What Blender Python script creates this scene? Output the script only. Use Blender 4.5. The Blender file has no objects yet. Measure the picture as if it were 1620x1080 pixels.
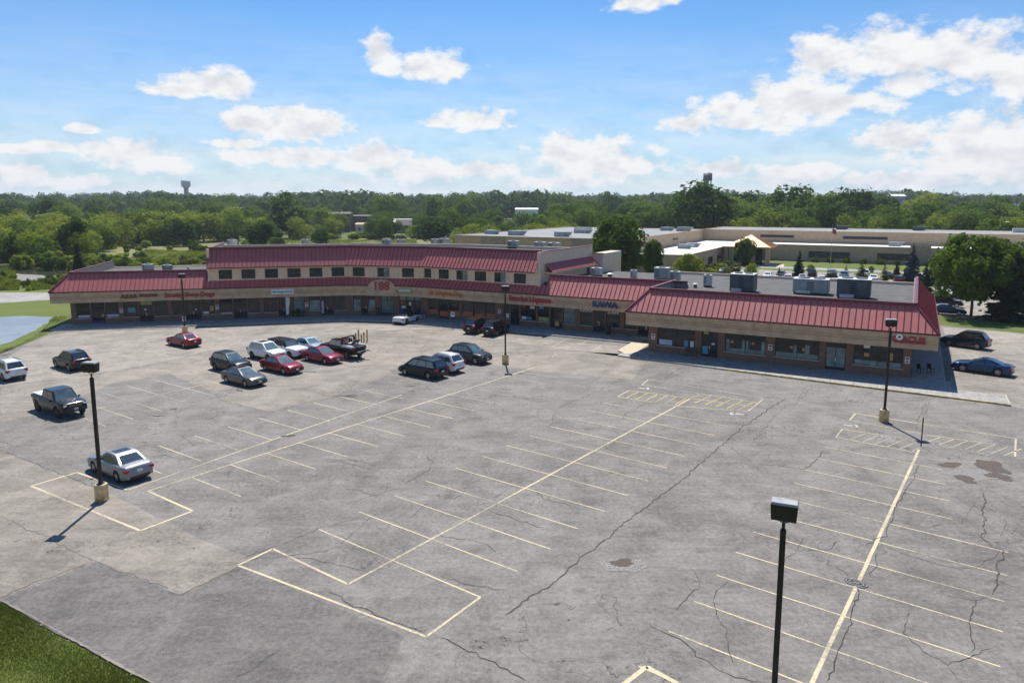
import bpy, bmesh, math, random
import numpy as np
from mathutils import Vector, Matrix

random.seed(7); RNG = np.random.default_rng(7)
scene = bpy.context.scene
COL = scene.collection
R = math.radians

# ------------------------------------------------------------------ camera, sky, sun, exposure
F_PX, CY_PX, PITCH, CAM_H = 1141.4, 485.7, 0.1437, 16.98
cam_data = bpy.data.cameras.new('camera')
cam = bpy.data.objects.new('camera', cam_data); COL.objects.link(cam)
cam.location = (0, 0, CAM_H)
cam.rotation_euler = (math.pi/2 - PITCH, 0, 0)
cam_data.sensor_width = 36; cam_data.lens = F_PX/1620*36
cam_data.shift_y = -(540-CY_PX)/1620
cam_data.clip_start = 0.5; cam_data.clip_end = 20000
scene.camera = cam
scene.render.resolution_x, scene.render.resolution_y = 1024, 682

SUN_EL, SUN_AZ = R(58.5), R(-4)            # azimuth measured from straight ahead (+Y) towards +X
sun_dir = Vector((math.sin(SUN_AZ)*math.cos(SUN_EL), math.cos(SUN_AZ)*math.cos(SUN_EL), math.sin(SUN_EL)))
sun_data = bpy.data.lights.new('sun', 'SUN'); sun_data.energy = 5.0; sun_data.angle = R(0.53); sun_data.color = (1, .955, .89)
sun = bpy.data.objects.new('sun', sun_data); COL.objects.link(sun)
sun.rotation_euler = sun_dir.to_track_quat('Z', 'Y').to_euler()
scene.cycles.max_bounces = 6; scene.cycles.diffuse_bounces = 3; scene.cycles.glossy_bounces = 3; scene.cycles.volume_bounces = 0
scene.view_settings.view_transform = 'Standard'; scene.view_settings.look = 'None'
scene.view_settings.exposure = 0.36; scene.view_settings.gamma = 1; scene.view_settings.use_curve_mapping = False

def G(x, y, z=0.0):
    """point of the place at height z that the photograph shows at pixel (x, y)"""
    c, s = math.cos(PITCH), math.sin(PITCH)
    a, b = (x-810)/F_PX, (y-CY_PX)/F_PX
    d = Vector((a, c - b*s, -s - b*c))
    t = (z-CAM_H)/d.z
    return Vector((d.x*t, d.y*t, z))
def pix(p):
    c, s = math.cos(PITCH), math.sin(PITCH)
    dx, dy, dz = p[0], p[1], p[2]-CAM_H
    w = dy*c - dz*s
    return 810+F_PX*dx/w, CY_PX-F_PX*(dy*s+dz*c)/w
def az_el(x, y):
    c, s = math.cos(PITCH), math.sin(PITCH)
    a, b = (x-810)/F_PX, (y-CY_PX)/F_PX
    d = Vector((a, c-b*s, -s-b*c)).normalized()
    return math.atan2(d.x, d.y), math.asin(d.z)

# ---- world: physical sky with a field of fair-weather clouds
world = bpy.data.worlds.new('World'); scene.world = world; world.use_nodes = True
wt = world.node_tree; wt.nodes.clear()
def wn(t, **k):
    n = wt.nodes.new(t)
    for a, b in k.items(): setattr(n, a, b)
    return n
def wm(op, a, b=None, c=None, clamp=False):
    n = wn('ShaderNodeMath', operation=op, use_clamp=clamp)
    for i, v in enumerate((a, b, c)):
        if v is None: continue
        if isinstance(v, (int, float)): n.inputs[i].default_value = v
        else: wt.links.new(v, n.inputs[i])
    return n.outputs[0]
sky = wn('ShaderNodeTexSky', sky_type='NISHITA', sun_disc=False, sun_elevation=SUN_EL, sun_rotation=SUN_AZ)
sky.air_density = 1.0; sky.dust_density = 0.6; sky.ozone_density = 3.2; sky.altitude = 200
tc = wn('ShaderNodeTexCoord'); sep = wn('ShaderNodeSeparateXYZ'); wt.links.new(tc.outputs['Generated'], sep.inputs[0])
az = wm('ARCTAN2', sep.outputs[0], sep.outputs[1])
el = wm('ARCSINE', sep.outputs[2])
azw = wm('WRAP', az, R(37.5), R(-37.5))
def wnoise(sx, sy, scale, detail, rough, off=0.0, dist=0.0):
    cb = wn('ShaderNodeCombineXYZ')
    wt.links.new(wm('MULTIPLY', az, sx), cb.inputs[0]); wt.links.new(wm('MULTIPLY', wm('ADD', el, off), sy), cb.inputs[1])
    n = wn('ShaderNodeTexNoise', noise_dimensions='3D')
    n.inputs['Scale'].default_value = scale; n.inputs['Detail'].default_value = detail; n.inputs['Roughness'].default_value = rough
    n.inputs['Distortion'].default_value = dist
    wt.links.new(cb.outputs[0], n.inputs['Vector']); return n.outputs['Fac']
CLOUDS = [(285,143,62,13),(335,134,62,22),(602,84,26,22),(616,104,26,15),(665,107,34,17),(700,105,44,22),(745,188,66,17),(705,195,40,9),
          (430,196,80,20),(500,200,60,24),(455,182,60,16),(205,240,62,24),(235,258,70,20),(130,204,32,7),(20,236,50,9),(90,232,38,9),(45,272,48,15),
          (920,240,80,30),(965,262,90,28),(1235,160,70,34),(1160,172,60,22),(1320,165,90,22),(1090,198,44,16),(1300,92,60,34),(1410,82,80,42),(1520,95,110,42),(1440,132,60,20),
          (1600,110,70,36),(1420,225,70,30),(1540,225,110,50),(1600,260,90,40),(1240,280,80,18),(1290,270,40,14),(590,250,80,22),(660,270,80,22),(470,248,120,16),(380,228,50,9),
          (1015,2,46,14),(985,8,16,8),(1145,268,60,14),(100,288,90,12),(760,270,70,14),(880,288,90,12),(1440,285,120,16)]
cv = wn('ShaderNodeCombineXYZ'); wt.links.new(azw, cv.inputs[0]); wt.links.new(el, cv.inputs[1])
near_ = None
for (cx, cy, rx, ry) in [(a, b, c*1.16, d*1.16) for a, b, c, d in CLOUDS]+[(1450,88,190,44),(1560,235,150,62),(1270,165,150,30),(945,258,120,36),(1200,190,120,20),(460,205,105,22)]:   # elliptical distance to the nearest cloud
    a0, e0 = az_el(cx, cy); ra = az_el(cx+rx, cy)[0]-a0; re = e0-az_el(cx, cy+ry)[1]
    q = wn('ShaderNodeVectorMath', operation='MULTIPLY_ADD'); wt.links.new(cv.outputs[0], q.inputs[0])
    q.inputs[1].default_value = (1/ra, 1/re, 0); q.inputs[2].default_value = (-a0/ra, -e0/re, 0)
    ln = wn('ShaderNodeVectorMath', operation='LENGTH'); wt.links.new(q.outputs[0], ln.inputs[0])
    near_ = ln.outputs['Value'] if near_ is None else wm('MINIMUM', near_, ln.outputs['Value'])
field = wm('SUBTRACT', 1.0, near_)
fine = wnoise(1, 1.6, 24, 5, .62); wisp = wnoise(.55, 3.2, 9, 4, .68)
edge = wm('MULTIPLY', wm('SUBTRACT', fine, .5), 2.6)
dens = wm('ADD', field, edge)
mask = wn('ShaderNodeMapRange', interpolation_type='SMOOTHSTEP'); mask.inputs['From Min'].default_value = -.30; mask.inputs['From Max'].default_value = .48
wt.links.new(dens, mask.inputs['Value'])
# thin veil, thicker near the horizon
veil = wn('ShaderNodeMapRange'); veil.inputs['From Min'].default_value = R(15); veil.inputs['From Max'].default_value = R(1)
wt.links.new(el, veil.inputs['Value'])
veilm = wm('MULTIPLY', wm('POWER', veil.outputs[0], 1.3), wm('ADD', .62, wm('MULTIPLY', wm('SUBTRACT', wisp, .45), 1.7)), clamp=True)
wisps = wm('MULTIPLY', wm('SUBTRACT', wisp, .55), .9, clamp=True)
allm = wm('MAXIMUM', mask.outputs[0], wm('MAXIMUM', wm('MULTIPLY', veilm, .85), wm('MULTIPLY', wisps, .5)), clamp=True)
# cloud tone: sunlit heads, soft grey bases
fine2 = wnoise(1, 1.6, 24, 2, .55, off=R(.9))
relief = wm('SUBTRACT', fine, fine2)
tone = wn('ShaderNodeMapRange'); tone.inputs['From Min'].default_value = -.22; tone.inputs['From Max'].default_value = .08
wt.links.new(wm('ADD', relief, wm('MULTIPLY', wm('SUBTRACT', .55, dens), .06)), tone.inputs['Value'])
ramp = wn('ShaderNodeMix', data_type='RGBA'); ramp.inputs['A'].default_value = (.76, .79, .84, 1); ramp.inputs['B'].default_value = (1.0, 1.0, .995, 1)
wt.links.new(tone.outputs[0], ramp.inputs['Factor'])
bg_sky = wn('ShaderNodeBackground'); bg_sky.inputs['Strength'].default_value = 0.090
tint = wn('ShaderNodeMix', data_type='RGBA', blend_type='MULTIPLY'); tint.inputs['Factor'].default_value = 1
tint.inputs['B'].default_value = (.47, .82, 1.10, 1)
wt.links.new(sky.outputs[0], tint.inputs['A']); wt.links.new(tint.outputs['Result'], bg_sky.inputs['Color'])
bg_cl = wn('ShaderNodeBackground'); bg_cl.inputs['Strength'].default_value = 0.735
wt.links.new(ramp.outputs['Result'], bg_cl.inputs['Color'])
mx = wn('ShaderNodeMixShader'); wo = wn('ShaderNodeOutputWorld')
wt.links.new(allm, mx.inputs[0]); wt.links.new(bg_sky.outputs[0], mx.inputs[1]); wt.links.new(bg_cl.outputs[0], mx.inputs[2])
wt.links.new(mx.outputs[0], wo.inputs['Surface'])
world.cycles.sampling_method = 'MANUAL'; world.cycles.sample_map_resolution = 512

# ------------------------------------------------------------------ materials
MATS = {}
class NT:
    """small helper around a material's node tree"""
    def __init__(s, name):
        s.m = bpy.data.materials.new(name); s.m.use_nodes = True; s.t = s.m.node_tree
        s.b = s.t.nodes['Principled BSDF']; s.o = s.t.nodes['Material Output']
    def n(s, t, **k):
        q = s.t.nodes.new(t)
        for a, b in k.items(): setattr(q, a, b)
        return q
    def l(s, a, b): s.t.links.new(a, b)
    def math(s, op, a, b=None, c=None, clamp=False):
        q = s.n('ShaderNodeMath', operation=op, use_clamp=clamp)
        for i, v in enumerate((a, b, c)):
            if v is None: continue
            if isinstance(v, (int, float)): q.inputs[i].default_value = v
            else: s.l(v, q.inputs[i])
        return q.outputs[0]
    def coord(s, which='Object'):
        if which == 'World': return s.n('ShaderNodeNewGeometry').outputs['Position']
        return s.n('ShaderNodeTexCoord').outputs[which]
    def noise(s, vec, scale, detail=4, rough=.55, dist=0, out='Fac'):
        q = s.n('ShaderNodeTexNoise'); q.inputs['Scale'].default_value = scale; q.inputs['Detail'].default_value = detail
        q.inputs['Roughness'].default_value = rough; q.inputs['Distortion'].default_value = dist
        s.l(vec, q.inputs['Vector']); return q.outputs[out]
    def vor(s, vec, scale, feature='F1', out='Distance'):
        q = s.n('ShaderNodeTexVoronoi', feature=feature); q.inputs['Scale'].default_value = scale
        s.l(vec, q.inputs['Vector']); return q.outputs[out]
    def mr(s, v, a, b, c=0, d=1, smooth=False):
        q = s.n('ShaderNodeMapRange'); q.interpolation_type = 'SMOOTHSTEP' if smooth else 'LINEAR'
        for i, x in zip(('From Min', 'From Max', 'To Min', 'To Max'), (a, b, c, d)): q.inputs[i].default_value = x
        s.l(v, q.inputs['Value']); return q.outputs[0]
    def mix(s, f, a, b, mode='MIX'):
        q = s.n('ShaderNodeMix', data_type='RGBA', blend_type=mode)
        for k, v in (('Factor', f), ('A', a), ('B', b)):
            i = q.inputs[k] if k == 'Factor' else [x for x in q.inputs if x.name == k and x.type == 'RGBA'][0]
            if isinstance(v, (int, float)): i.default_value = v
            elif isinstance(v, tuple): i.default_value = (*v[:3], 1)
            else: s.l(v, i)
        return q.outputs['Result']
    def mapv(s, vec, sc=(1,1,1), rot=(0,0,0)):
        q = s.n('ShaderNodeMapping'); q.inputs['Scale'].default_value = sc; q.inputs['Rotation'].default_value = rot
        s.l(vec, q.inputs['Vector']); return q.outputs[0]
    def col(s, c): s.l(c, s.b.inputs['Base Color'])
    def set(s, **k):
        for a, b in k.items(): s.b.inputs[a.replace('_', ' ')].default_value = b
    def bump(s, h, strength=.3, distance=.02):
        q = s.n('ShaderNodeBump'); q.inputs['Strength'].default_value = strength; q.inputs['Distance'].default_value = distance
        s.l(h, q.inputs['Height']); s.l(q.outputs[0], s.b.inputs['Normal'])

def plain(name, col, rough=.6, metal=0, var=.12, scale=3, spec=.5, coat=0):
    """one-colour surface with slight mottling"""
    if name in MATS: return MATS[name]
    t = NT(name); v = t.coord('World')
    n = t.noise(v, scale, 5, .6)
    d = tuple(c*(1-var*1.6) for c in col); u = tuple(min(1, c*(1+var)) for c in col)
    t.col(t.mix(t.mr(n, .3, .7), d, u)); t.set(Roughness=rough, Metallic=metal, Specular_IOR_Level=spec)
    if coat: t.set(Coat_Weight=coat, Coat_Roughness=.05)
    MATS[name] = t.m; return t.m

def asphalt(name, base, tone, grain=1.0, cracks=True):
    t = NT(name); v = t.coord('World')
    big = t.noise(v, .05, 2, .6); mid = t.noise(v, .38, 5, .66, .6); fine = t.noise(v, 4.5, 4, .75); grit = t.noise(v, 26, 2, .75)
    strk = t.noise(t.mapv(v, (.22, 2.0, 1), (0, 0, R(-54))), 1.0, 4, .68)
    stain = t.noise(v, 1.1, 4, .65, 1.2)
    m = t.math('ADD', t.math('MULTIPLY', t.math('SUBTRACT', big, .5), 1.15), t.math('MULTIPLY', t.math('SUBTRACT', mid, .5), 1.7))
    m = t.math('ADD', m, t.math('MULTIPLY', t.math('SUBTRACT', fine, .5), 1.9*grain))
    m = t.math('ADD', m, t.math('MULTIPLY', t.math('SUBTRACT', grit, .5), 1.7*grain))
    m = t.math('ADD', m, t.math('MULTIPLY', t.math('SUBTRACT', strk, .5), .75))
    m = t.math('ADD', m, .5, clamp=True)
    dark = tuple(c*.56 for c in base); lite = tuple(c*1.40 for c in base)
    c = t.mix(m, dark, lite)
    c = t.mix(t.mr(big, .42, .62), c, tuple(a*b for a, b in zip(tone, (1, 1, 1))), 'MULTIPLY')
    c = t.mix(t.math('MULTIPLY', t.mr(stain, .56, .74, 0, 1, True), .42), c, tuple(x*.50 for x in base))
    worn = t.math('MULTIPLY', t.mr(t.noise(v, .21, 4, .7, 1.0), .55, .68, 0, 1, True), t.mr(t.noise(v, 5.5, 3, .8), .48, .62))
    c = t.mix(t.math('MULTIPLY', worn, .55), c, tuple(min(1, x*1.75) for x in base))
    spot = t.mr(t.vor(v, .37), .02, .17, 1, 0, True)
    c = t.mix(t.math('MULTIPLY', spot, .5), c, tuple(x*.45 for x in base))
    if cracks:
        warp = t.n('ShaderNodeVectorMath', operation='ADD'); t.l(v, warp.inputs[0])
        wv = t.n('ShaderNodeVectorMath', operation='SCALE'); t.l(t.noise(v, .55, 3, .65, out='Color'), wv.inputs[0]); wv.inputs['Scale'].default_value = 5.5
        t.l(wv.outputs[0], warp.inputs[1])
        e = t.vor(warp.outputs[0], .105, 'DISTANCE_TO_EDGE')
        k = t.mr(e, .0012, .0045, 1, 0)
        k = t.math('MULTIPLY', k, t.mr(t.noise(v, .06, 3), .44, .53))
        e2 = t.vor(warp.outputs[0], .42, 'DISTANCE_TO_EDGE')
        k2 = t.math('MULTIPLY', t.mr(e2, .002, .009, .75, 0), t.mr(t.noise(v, .09, 3, .6, .4), .57, .64))
        k = t.math('MAXIMUM', k, k2)
        c = t.mix(t.math('MULTIPLY', k, .8), c, (.022, .021, .02))
    t.col(c); t.set(Roughness=.86, Specular_IOR_Level=.35)
    t.bump(t.math('ADD', fine, grit), .35, .012)
    MATS[name] = t.m; return t.m

def paint_line(name, col, keep=.5):
    t = NT(name); v = t.coord('World')
    n = t.noise(v, 5, 6, .75); g = t.noise(v, 30, 2, .7); big = t.noise(v, .22, 2)
    w = t.math('ADD', t.math('ADD', t.math('MULTIPLY', n, .6), t.math('MULTIPLY', g, .4)), t.math('MULTIPLY', t.math('SUBTRACT', big, .5), .5))
    t.col(t.mix(t.mr(w, keep-.1, keep+.1), (.20, .185, .165), col)); t.set(Roughness=.8, Specular_IOR_Level=.3)
    MATS[name] = t.m; return t.m

def grass_mat(name, a, b, c, sc=1.0):
    t = NT(name); v = t.coord('World')
    n1 = t.noise(v, .035*sc, 5, .6, .5); n2 = t.noise(v, .5*sc, 6, .7); n3 = t.noise(v, 7*sc, 3, .7)
    k = t.mix(t.mr(n1, .35, .65), a, b); k = t.mix(t.math('MULTIPLY', t.mr(n2, .42, .7), .75), k, c)
    k = t.mix(t.mr(n3, .25, .75), k, (.55, .6, .5), 'MULTIPLY') if sc >= 1 else k
    t.col(k); t.set(Roughness=.9, Specular_IOR_Level=.15); t.bump(n3, .8, .06)
    MATS[name] = t.m; return t.m

def leaf_mat(name, a, b, trans=.42, var=.5):
    """leaf colour varies tree by tree and clump by clump"""
    t = NT(name); info = t.n('ShaderNodeObjectInfo'); v = t.coord('Object')
    n = t.noise(v, .45, 3, .6); n2 = t.noise(v, 2.6, 2, .6)
    f = t.math('ADD', t.math('MULTIPLY', info.outputs['Random'], var), t.math('MULTIPLY', t.math('SUBTRACT', n, .3), 1.0-var*.5), clamp=True)
    c = t.mix(f, a, b); c = t.mix(t.mr(n2, .3, .7), c, (.72, .75, .7), 'MULTIPLY')
    t.col(c); t.set(Roughness=.8, Specular_IOR_Level=.07)
    tr = t.n('ShaderNodeBsdfTranslucent'); cc = t.mix(1.0, c, (1.25, 1.3, .55), 'MULTIPLY'); t.l(cc, tr.inputs['Color'])
    ms = t.n('ShaderNodeMixShader'); ms.inputs[0].default_value = trans
    t.l(t.b.outputs[0], ms.inputs[1]); t.l(tr.outputs[0], ms.inputs[2]); t.l(ms.outputs[0], t.o.inputs['Surface'])
    MATS[name] = t.m; return t.m

def car_paint(name, col, metal=.35, rough=.28):
    if name in MATS: return MATS[name]
    t = NT(name); n = t.noise(t.coord('Object'), 2.2, 4, .6)
    t.col(t.mix(t.mr(n, .3, .7), tuple(c*.88 for c in col), col))
    t.set(Roughness=rough, Metallic=metal, Coat_Weight=.32, Coat_Roughness=.04, Specular_IOR_Level=.3)
    MATS[name] = t.m; return t.m

def glass_mat(name, tint=(.02, .028, .03), rough=.06, clear=0.0):
    t = NT(name); v = t.coord('World'); n = t.noise(v, .9, 3, .6)
    t.col(t.mix(t.mr(n, .3, .7), tuple(c*.6 for c in tint), tuple(c*1.5 for c in tint))); t.set(Roughness=rough, Specular_IOR_Level=1.0 if 'car' in name else .38, IOR=1.75 if 'car' in name else 1.5)
    MATS[name] = t.m; return t.m

def brick_mat(name, a, b, mortar):
    t = NT(name); v = t.coord('World')
    q = t.n('ShaderNodeTexBrick'); q.inputs['Scale'].default_value = 1; q.inputs['Brick Width'].default_value = .22; q.inputs['Row Height'].default_value = .075
    q.inputs['Mortar Size'].default_value = .008
    sp = t.n('ShaderNodeSeparateXYZ'); t.l(v, sp.inputs[0]); cb = t.n('ShaderNodeCombineXYZ')
    t.l(t.math('ADD', sp.outputs[0], t.math('MULTIPLY', sp.outputs[1], .6)), cb.inputs[0]); t.l(sp.outputs[2], cb.inputs[1]); t.l(cb.outputs[0], q.inputs['Vector'])
    q.inputs['Color1'].default_value = (*a, 1); q.inputs['Color2'].default_value = (*b, 1); q.inputs['Mortar'].default_value = (*mortar, 1)
    n = t.noise(v, .8, 5, .65)
    t.col(t.mix(t.mr(n, .3, .7, 0, .5), q.outputs['Color'], (.7, .68, .64), 'MULTIPLY')); t.set(Roughness=.85)
    MATS[name] = t.m; return t.m

def metal_roof(name, col):
    t = NT(name); v = t.coord('World'); info = t.n('ShaderNodeObjectInfo')
    n = t.noise(v, .5, 5, .65); n2 = t.noise(t.mapv(v, (2.2, 2.2, .35)), 1.0, 4, .7)
    f = t.math('ADD', t.math('MULTIPLY', t.mr(n, .3, .7), .6), t.math('MULTIPLY', info.outputs['Random'], .4))
    c = t.mix(f, tuple(x*.84 for x in col), tuple(x*1.12 for x in col)); c = t.mix(t.mr(n2, .46, .72, 0, .5), c, (.34, .17, .145))
    t.col(c); t.set(Roughness=.56, Metallic=0, Specular_IOR_Level=.95)
    MATS[name] = t.m; return t.m

asphalt('asphalt_grey', (.190, .174, .154), (.92, .92, .92)); asphalt('asphalt_tan', (.245, .215, .178), (.95, .94, .92), .7)
asphalt('asphalt_pale', (.275, .245, .205), (.98, .97, .95), .7); asphalt('asphalt_dark', (.150, .139, .125), (.92, .92, .92)); asphalt('road_grey', (.30, .285, .26), (.97, .97, .97), .5, False)
paint_line('line_paint', (.62, .52, .33), .46); paint_line('line_worn', (.50, .44, .32), .50); paint_line('line_yellow', (.62, .47, .14), .44); paint_line('white_paint', (.72, .71, .68), .42)
plain('crack', (.052, .048, .044), .95, var=.4, scale=8); plain('crack_soft', (.075, .07, .066), .95, var=.4, scale=6); plain('pothole', (.110, .086, .067), .95, var=.45, scale=14); plain('gravel_dust', (.245, .228, .208), .95, var=.45, scale=11)
grass_mat('lawn', (.115, .160, .032), (.160, .200, .040), (.21, .20, .075)); grass_mat('meadow', (.15, .165, .05), (.215, .20, .08), (.115, .145, .042), .35)
grass_mat('far_field', (.085, .105, .03), (.12, .135, .045), (.06, .085, .028), .3)
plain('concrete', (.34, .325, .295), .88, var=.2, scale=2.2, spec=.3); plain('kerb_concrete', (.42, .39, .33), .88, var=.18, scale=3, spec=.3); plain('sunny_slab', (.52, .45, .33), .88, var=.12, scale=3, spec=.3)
plain('kerb_yellow', (.52, .40, .19), .85, var=.35, scale=3); plain('lamp_base', (.58, .45, .25), .8, var=.22, scale=4); plain('bronze', (.022, .018, .017), .45, .3, .2, 3)
plain('lamp_top', (.33, .33, .33), .65, 0, .15, 3); plain('lamp_lens', (.5, .5, .48), .3)
metal_roof('roof_red', (.48, .094, .080)); plain('roof_trim', (.10, .012, .022), .45, .1, .2, 2); plain('ridge_cap', (.145, .024, .036), .45, .15, .2, 2); plain('roof_seam_shade', (.26, .040, .044), .45, .1, .15, 3)  # seam ribs: maroon darker than the panels, their shadow lines painted into the colour
plain('fascia', (.52, .37, .235), .8, var=.14, scale=1.1, spec=.3); plain('fascia_band', (.36, .275, .20), .8, var=.16, scale=1.6, spec=.3); plain('soffit', (.42, .37, .30), .85); plain('stucco', (.68, .545, .415), .85, var=.08, scale=1.2, spec=.3)
plain('sill_stone', (.50, .46, .40), .8); plain('hall_roof', (.27, .27, .265), .95, var=.15, scale=.3); plain('gravel_roof', (.105, .102, .096), .95, var=.25, scale=.8); plain('parapet_back', (.20, .19, .18), .9); plain('dark_frame', (.03, .032, .034), .5, .3); plain('purple_frame', (.09, .035, .17), .6); plain('orange_panel', (.62, .13, .04), .6)
brick_mat('brick', (.19, .098, .062), (.25, .135, .088), (.24, .185, .145)); brick_mat('tan_brick', (.50, .35, .215), (.56, .405, .26), (.50, .38, .26))
glass_mat('shop_glass', (.020, .026, .028)); glass_mat('blind_glass', (.18, .24, .23), .2); glass_mat('teal_glass', (.10, .17, .18), .12); glass_mat('upper_glass', (.022, .034, .034), .05); glass_mat('car_glass', (.022, .030, .032), .04); glass_mat('car_windshield', (.085, .125, .13), .05)
plain('poster_white', (.74, .74, .72), .6, var=.05); plain('poster_blue', (.12, .32, .42), .6); plain('poster_green', (.34, .40, .13), .6); plain('poster_lilac', (.52, .52, .68), .6); plain('poster_gold', (.52, .35, .10), .6); plain('poster_red', (.5, .06, .05), .6)
plain('letter_red', (.36, .028, .034), .45); plain('letter_dark_red', (.16, .018, .018), .5); plain('letter_blue', (.02, .035, .16), .45); plain('letter_orange', (.55, .14, .05), .5); plain('letter_white', (.78, .78, .76), .5); plain('sign_panel', (.60, .64, .68), .5)
plain('hvac_grey', (.30, .34, .335), .55, .2, .15, 1.2); plain('hvac_pale', (.50, .51, .50), .55, .2, .12, 1.2); plain('hvac_dark', (.075, .095, .098), .55, .2, .2, 1.2); plain('black_part', (.012, .012, .013), .7)
plain('tyre', (.018, .018, .018), .85, var=.2); plain('rim', (.42, .42, .43), .3, .8); plain('rim_dark', (.05, .05, .055), .4, .6); plain('chrome', (.6, .6, .6), .15, .9); plain('trim_black', (.02, .02, .021), .6); plain('headlight', (.62, .64, .66), .12); plain('tail_light', (.32, .012, .012), .2); plain('plate', (.62, .64, .66), .5)
plain('bark', (.12, .09, .065), .95, var=.35, scale=5); plain('bollard_yellow', (.58, .36, .06), .6, var=.25, scale=4); plain('steel_post', (.06, .06, .062), .5, .4); plain('sign_white', (.76, .76, .74), .5, var=.05); plain('sign_blue', (.03, .10, .35), .5)
leaf_mat('leaf_mid', (0.07, 0.125, 0.02), (0.15, 0.21, 0.034)); leaf_mat('leaf_dark', (0.042, 0.085, 0.018), (0.088, 0.142, 0.026)); leaf_mat('leaf_light', (0.18, 0.235, 0.032), (0.3, 0.33, 0.055)); leaf_mat('leaf_far', (0.055, 0.105, 0.026), (0.125, 0.18, 0.04), .25, .7)
leaf_mat('leaf_spruce', (0.03, 0.055, 0.028), (0.05, 0.08, 0.045), .08); leaf_mat('leaf_blue_spruce', (0.05, 0.082, 0.078), (0.08, 0.115, 0.11), .08); leaf_mat('leaf_brown', (0.125, 0.125, 0.042), (0.185, 0.175, 0.065), .2); leaf_mat('reed', (0.2, 0.24, 0.05), (0.3, 0.31, 0.08), .3); leaf_mat('blade', (0.1, 0.135, 0.032), (0.17, 0.185, 0.06), .3)

# ------------------------------------------------------------------ mesh helpers
class MB:
    """collects faces and links them as one mesh object"""
    def __init__(s): s.v = []; s.f = []; s.mi = []; s.mats = []
    def mat(s, m):
        if m not in s.mats: s.mats.append(m)
        return s.mats.index(m)
    def face(s, pts, m=0):
        i = len(s.v); s.v.extend([tuple(p) for p in pts]); s.f.append(tuple(range(i, i+len(pts)))); s.mi.append(m)
    def box(s, c, d, rz=0, m=0):
        cx, cy, cz = c; a, b, h = d[0]/2, d[1]/2, d[2]/2; co, si = math.cos(rz), math.sin(rz)
        P = [(cx+x*co-y*si, cy+x*si+y*co, cz+z) for z in (-h, h) for x, y in ((-a, -b), (a, -b), (a, b), (-a, b))]
        i = len(s.v); s.v.extend(P)
        for f in ((3,2,1,0), (4,5,6,7), (0,1,5,4), (1,2,6,5), (2,3,7,6), (3,0,4,7)): s.f.append(tuple(i+k for k in f)); s.mi.append(m)
    def cyl(s, p, q, r0, r1=None, n=12, m=0, cap=True):
        r1 = r0 if r1 is None else r1; p, q = Vector(p), Vector(q); w = (q-p).normalized()
        u = w.cross(Vector((0,0,1)) if abs(w.z) < .9 else Vector((1,0,0))).normalized(); t = w.cross(u)
        i = len(s.v)
        for c, r in ((p, r0), (q, r1)):
            for k in range(n):
                a = 2*math.pi*k/n; s.v.append(tuple(c+u*(math.cos(a)*r)+t*(math.sin(a)*r)))
        for k in range(n): s.f.append((i+k, i+(k+1)%n, i+n+(k+1)%n, i+n+k)); s.mi.append(m)
        if cap: s.f.append(tuple(i+n-1-k for k in range(n))); s.mi.append(m); s.f.append(tuple(i+n+k for k in range(n))); s.mi.append(m)
    def prism(s, poly, z0, z1, m=0, bottom=True):
        n = len(poly); i = len(s.v)
        s.v.extend([(p[0], p[1], z0) for p in poly]); s.v.extend([(p[0], p[1], z1) for p in poly])
        for k in range(n): s.f.append((i+k, i+(k+1)%n, i+n+(k+1)%n, i+n+k)); s.mi.append(m)
        s.f.append(tuple(range(i+n, i+2*n))); s.mi.append(m)
        if bottom: s.f.append(tuple(range(i+n-1, i-1, -1))); s.mi.append(m)
    def sheet(s, poly, z, m=0):
        if len(poly) > 2:
            a = sum(poly[k][0]*poly[(k+1)%len(poly)][1]-poly[(k+1)%len(poly)][0]*poly[k][1] for k in range(len(poly)))
            if a < 0: poly = list(poly)[::-1]
        s.face([(p[0], p[1], z) for p in poly], m)
    def strip(s, rows, m=0, close=False):
        """quads between successive rows of points"""
        i = len(s.v); n = len(rows[0])
        for r in rows: s.v.extend([tuple(p) for p in r])
        for a in range(len(rows)-1):
            for b in range(n-1 if not close else n): s.f.append((i+a*n+b, i+a*n+(b+1)%n, i+(a+1)*n+(b+1)%n, i+(a+1)*n+b)); s.mi.append(m)
    def mesh(s, name, mats, smooth=False):
        me = bpy.data.meshes.new(name); me.from_pydata(s.v, [], s.f)
        for m in (mats if isinstance(mats, (list, tuple)) else [mats]): me.materials.append(MATS[m] if isinstance(m, str) else m)
        if any(s.mi): me.polygons.foreach_set('material_index', s.mi)
        if smooth: me.polygons.foreach_set('use_smooth', [True]*len(me.polygons))
        me.update(); return me
    def build(s, name, mats, parent=None, smooth=False, bev=0):
        me = s.mesh(name, mats, smooth)
        bm = bmesh.new(); bm.from_mesh(me); bmesh.ops.remove_doubles(bm, verts=bm.verts, dist=1e-5); bmesh.ops.recalc_face_normals(bm, faces=bm.faces)
        if bev: bmesh.ops.bevel(bm, geom=[e for e in bm.edges if len(e.link_faces) == 2 and e.calc_face_angle(0) > .5], offset=bev, segments=2, affect='EDGES', clamp_overlap=True)
        bm.to_mesh(me); bm.free()
        return obj(name, me, parent)
def obj(name, me, parent=None):
    o = bpy.data.objects.new(name, me); COL.objects.link(o)
    if parent is not None: o.parent = parent
    return o
def tag(o, label=None, cat=None, group=None, kind=None):
    if label: o['label'] = label
    if cat: o['category'] = cat
    if group: o['group'] = group
    if kind: o['kind'] = kind
    return o
def thing(name, label, cat, loc=(0,0,0), rz=0, group=None):
    o = bpy.data.objects.new(name, None); COL.objects.link(o); o.location = loc; o.rotation_euler = (0, 0, rz); o.empty_display_size = .3
    return tag(o, label, cat, group)
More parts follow.
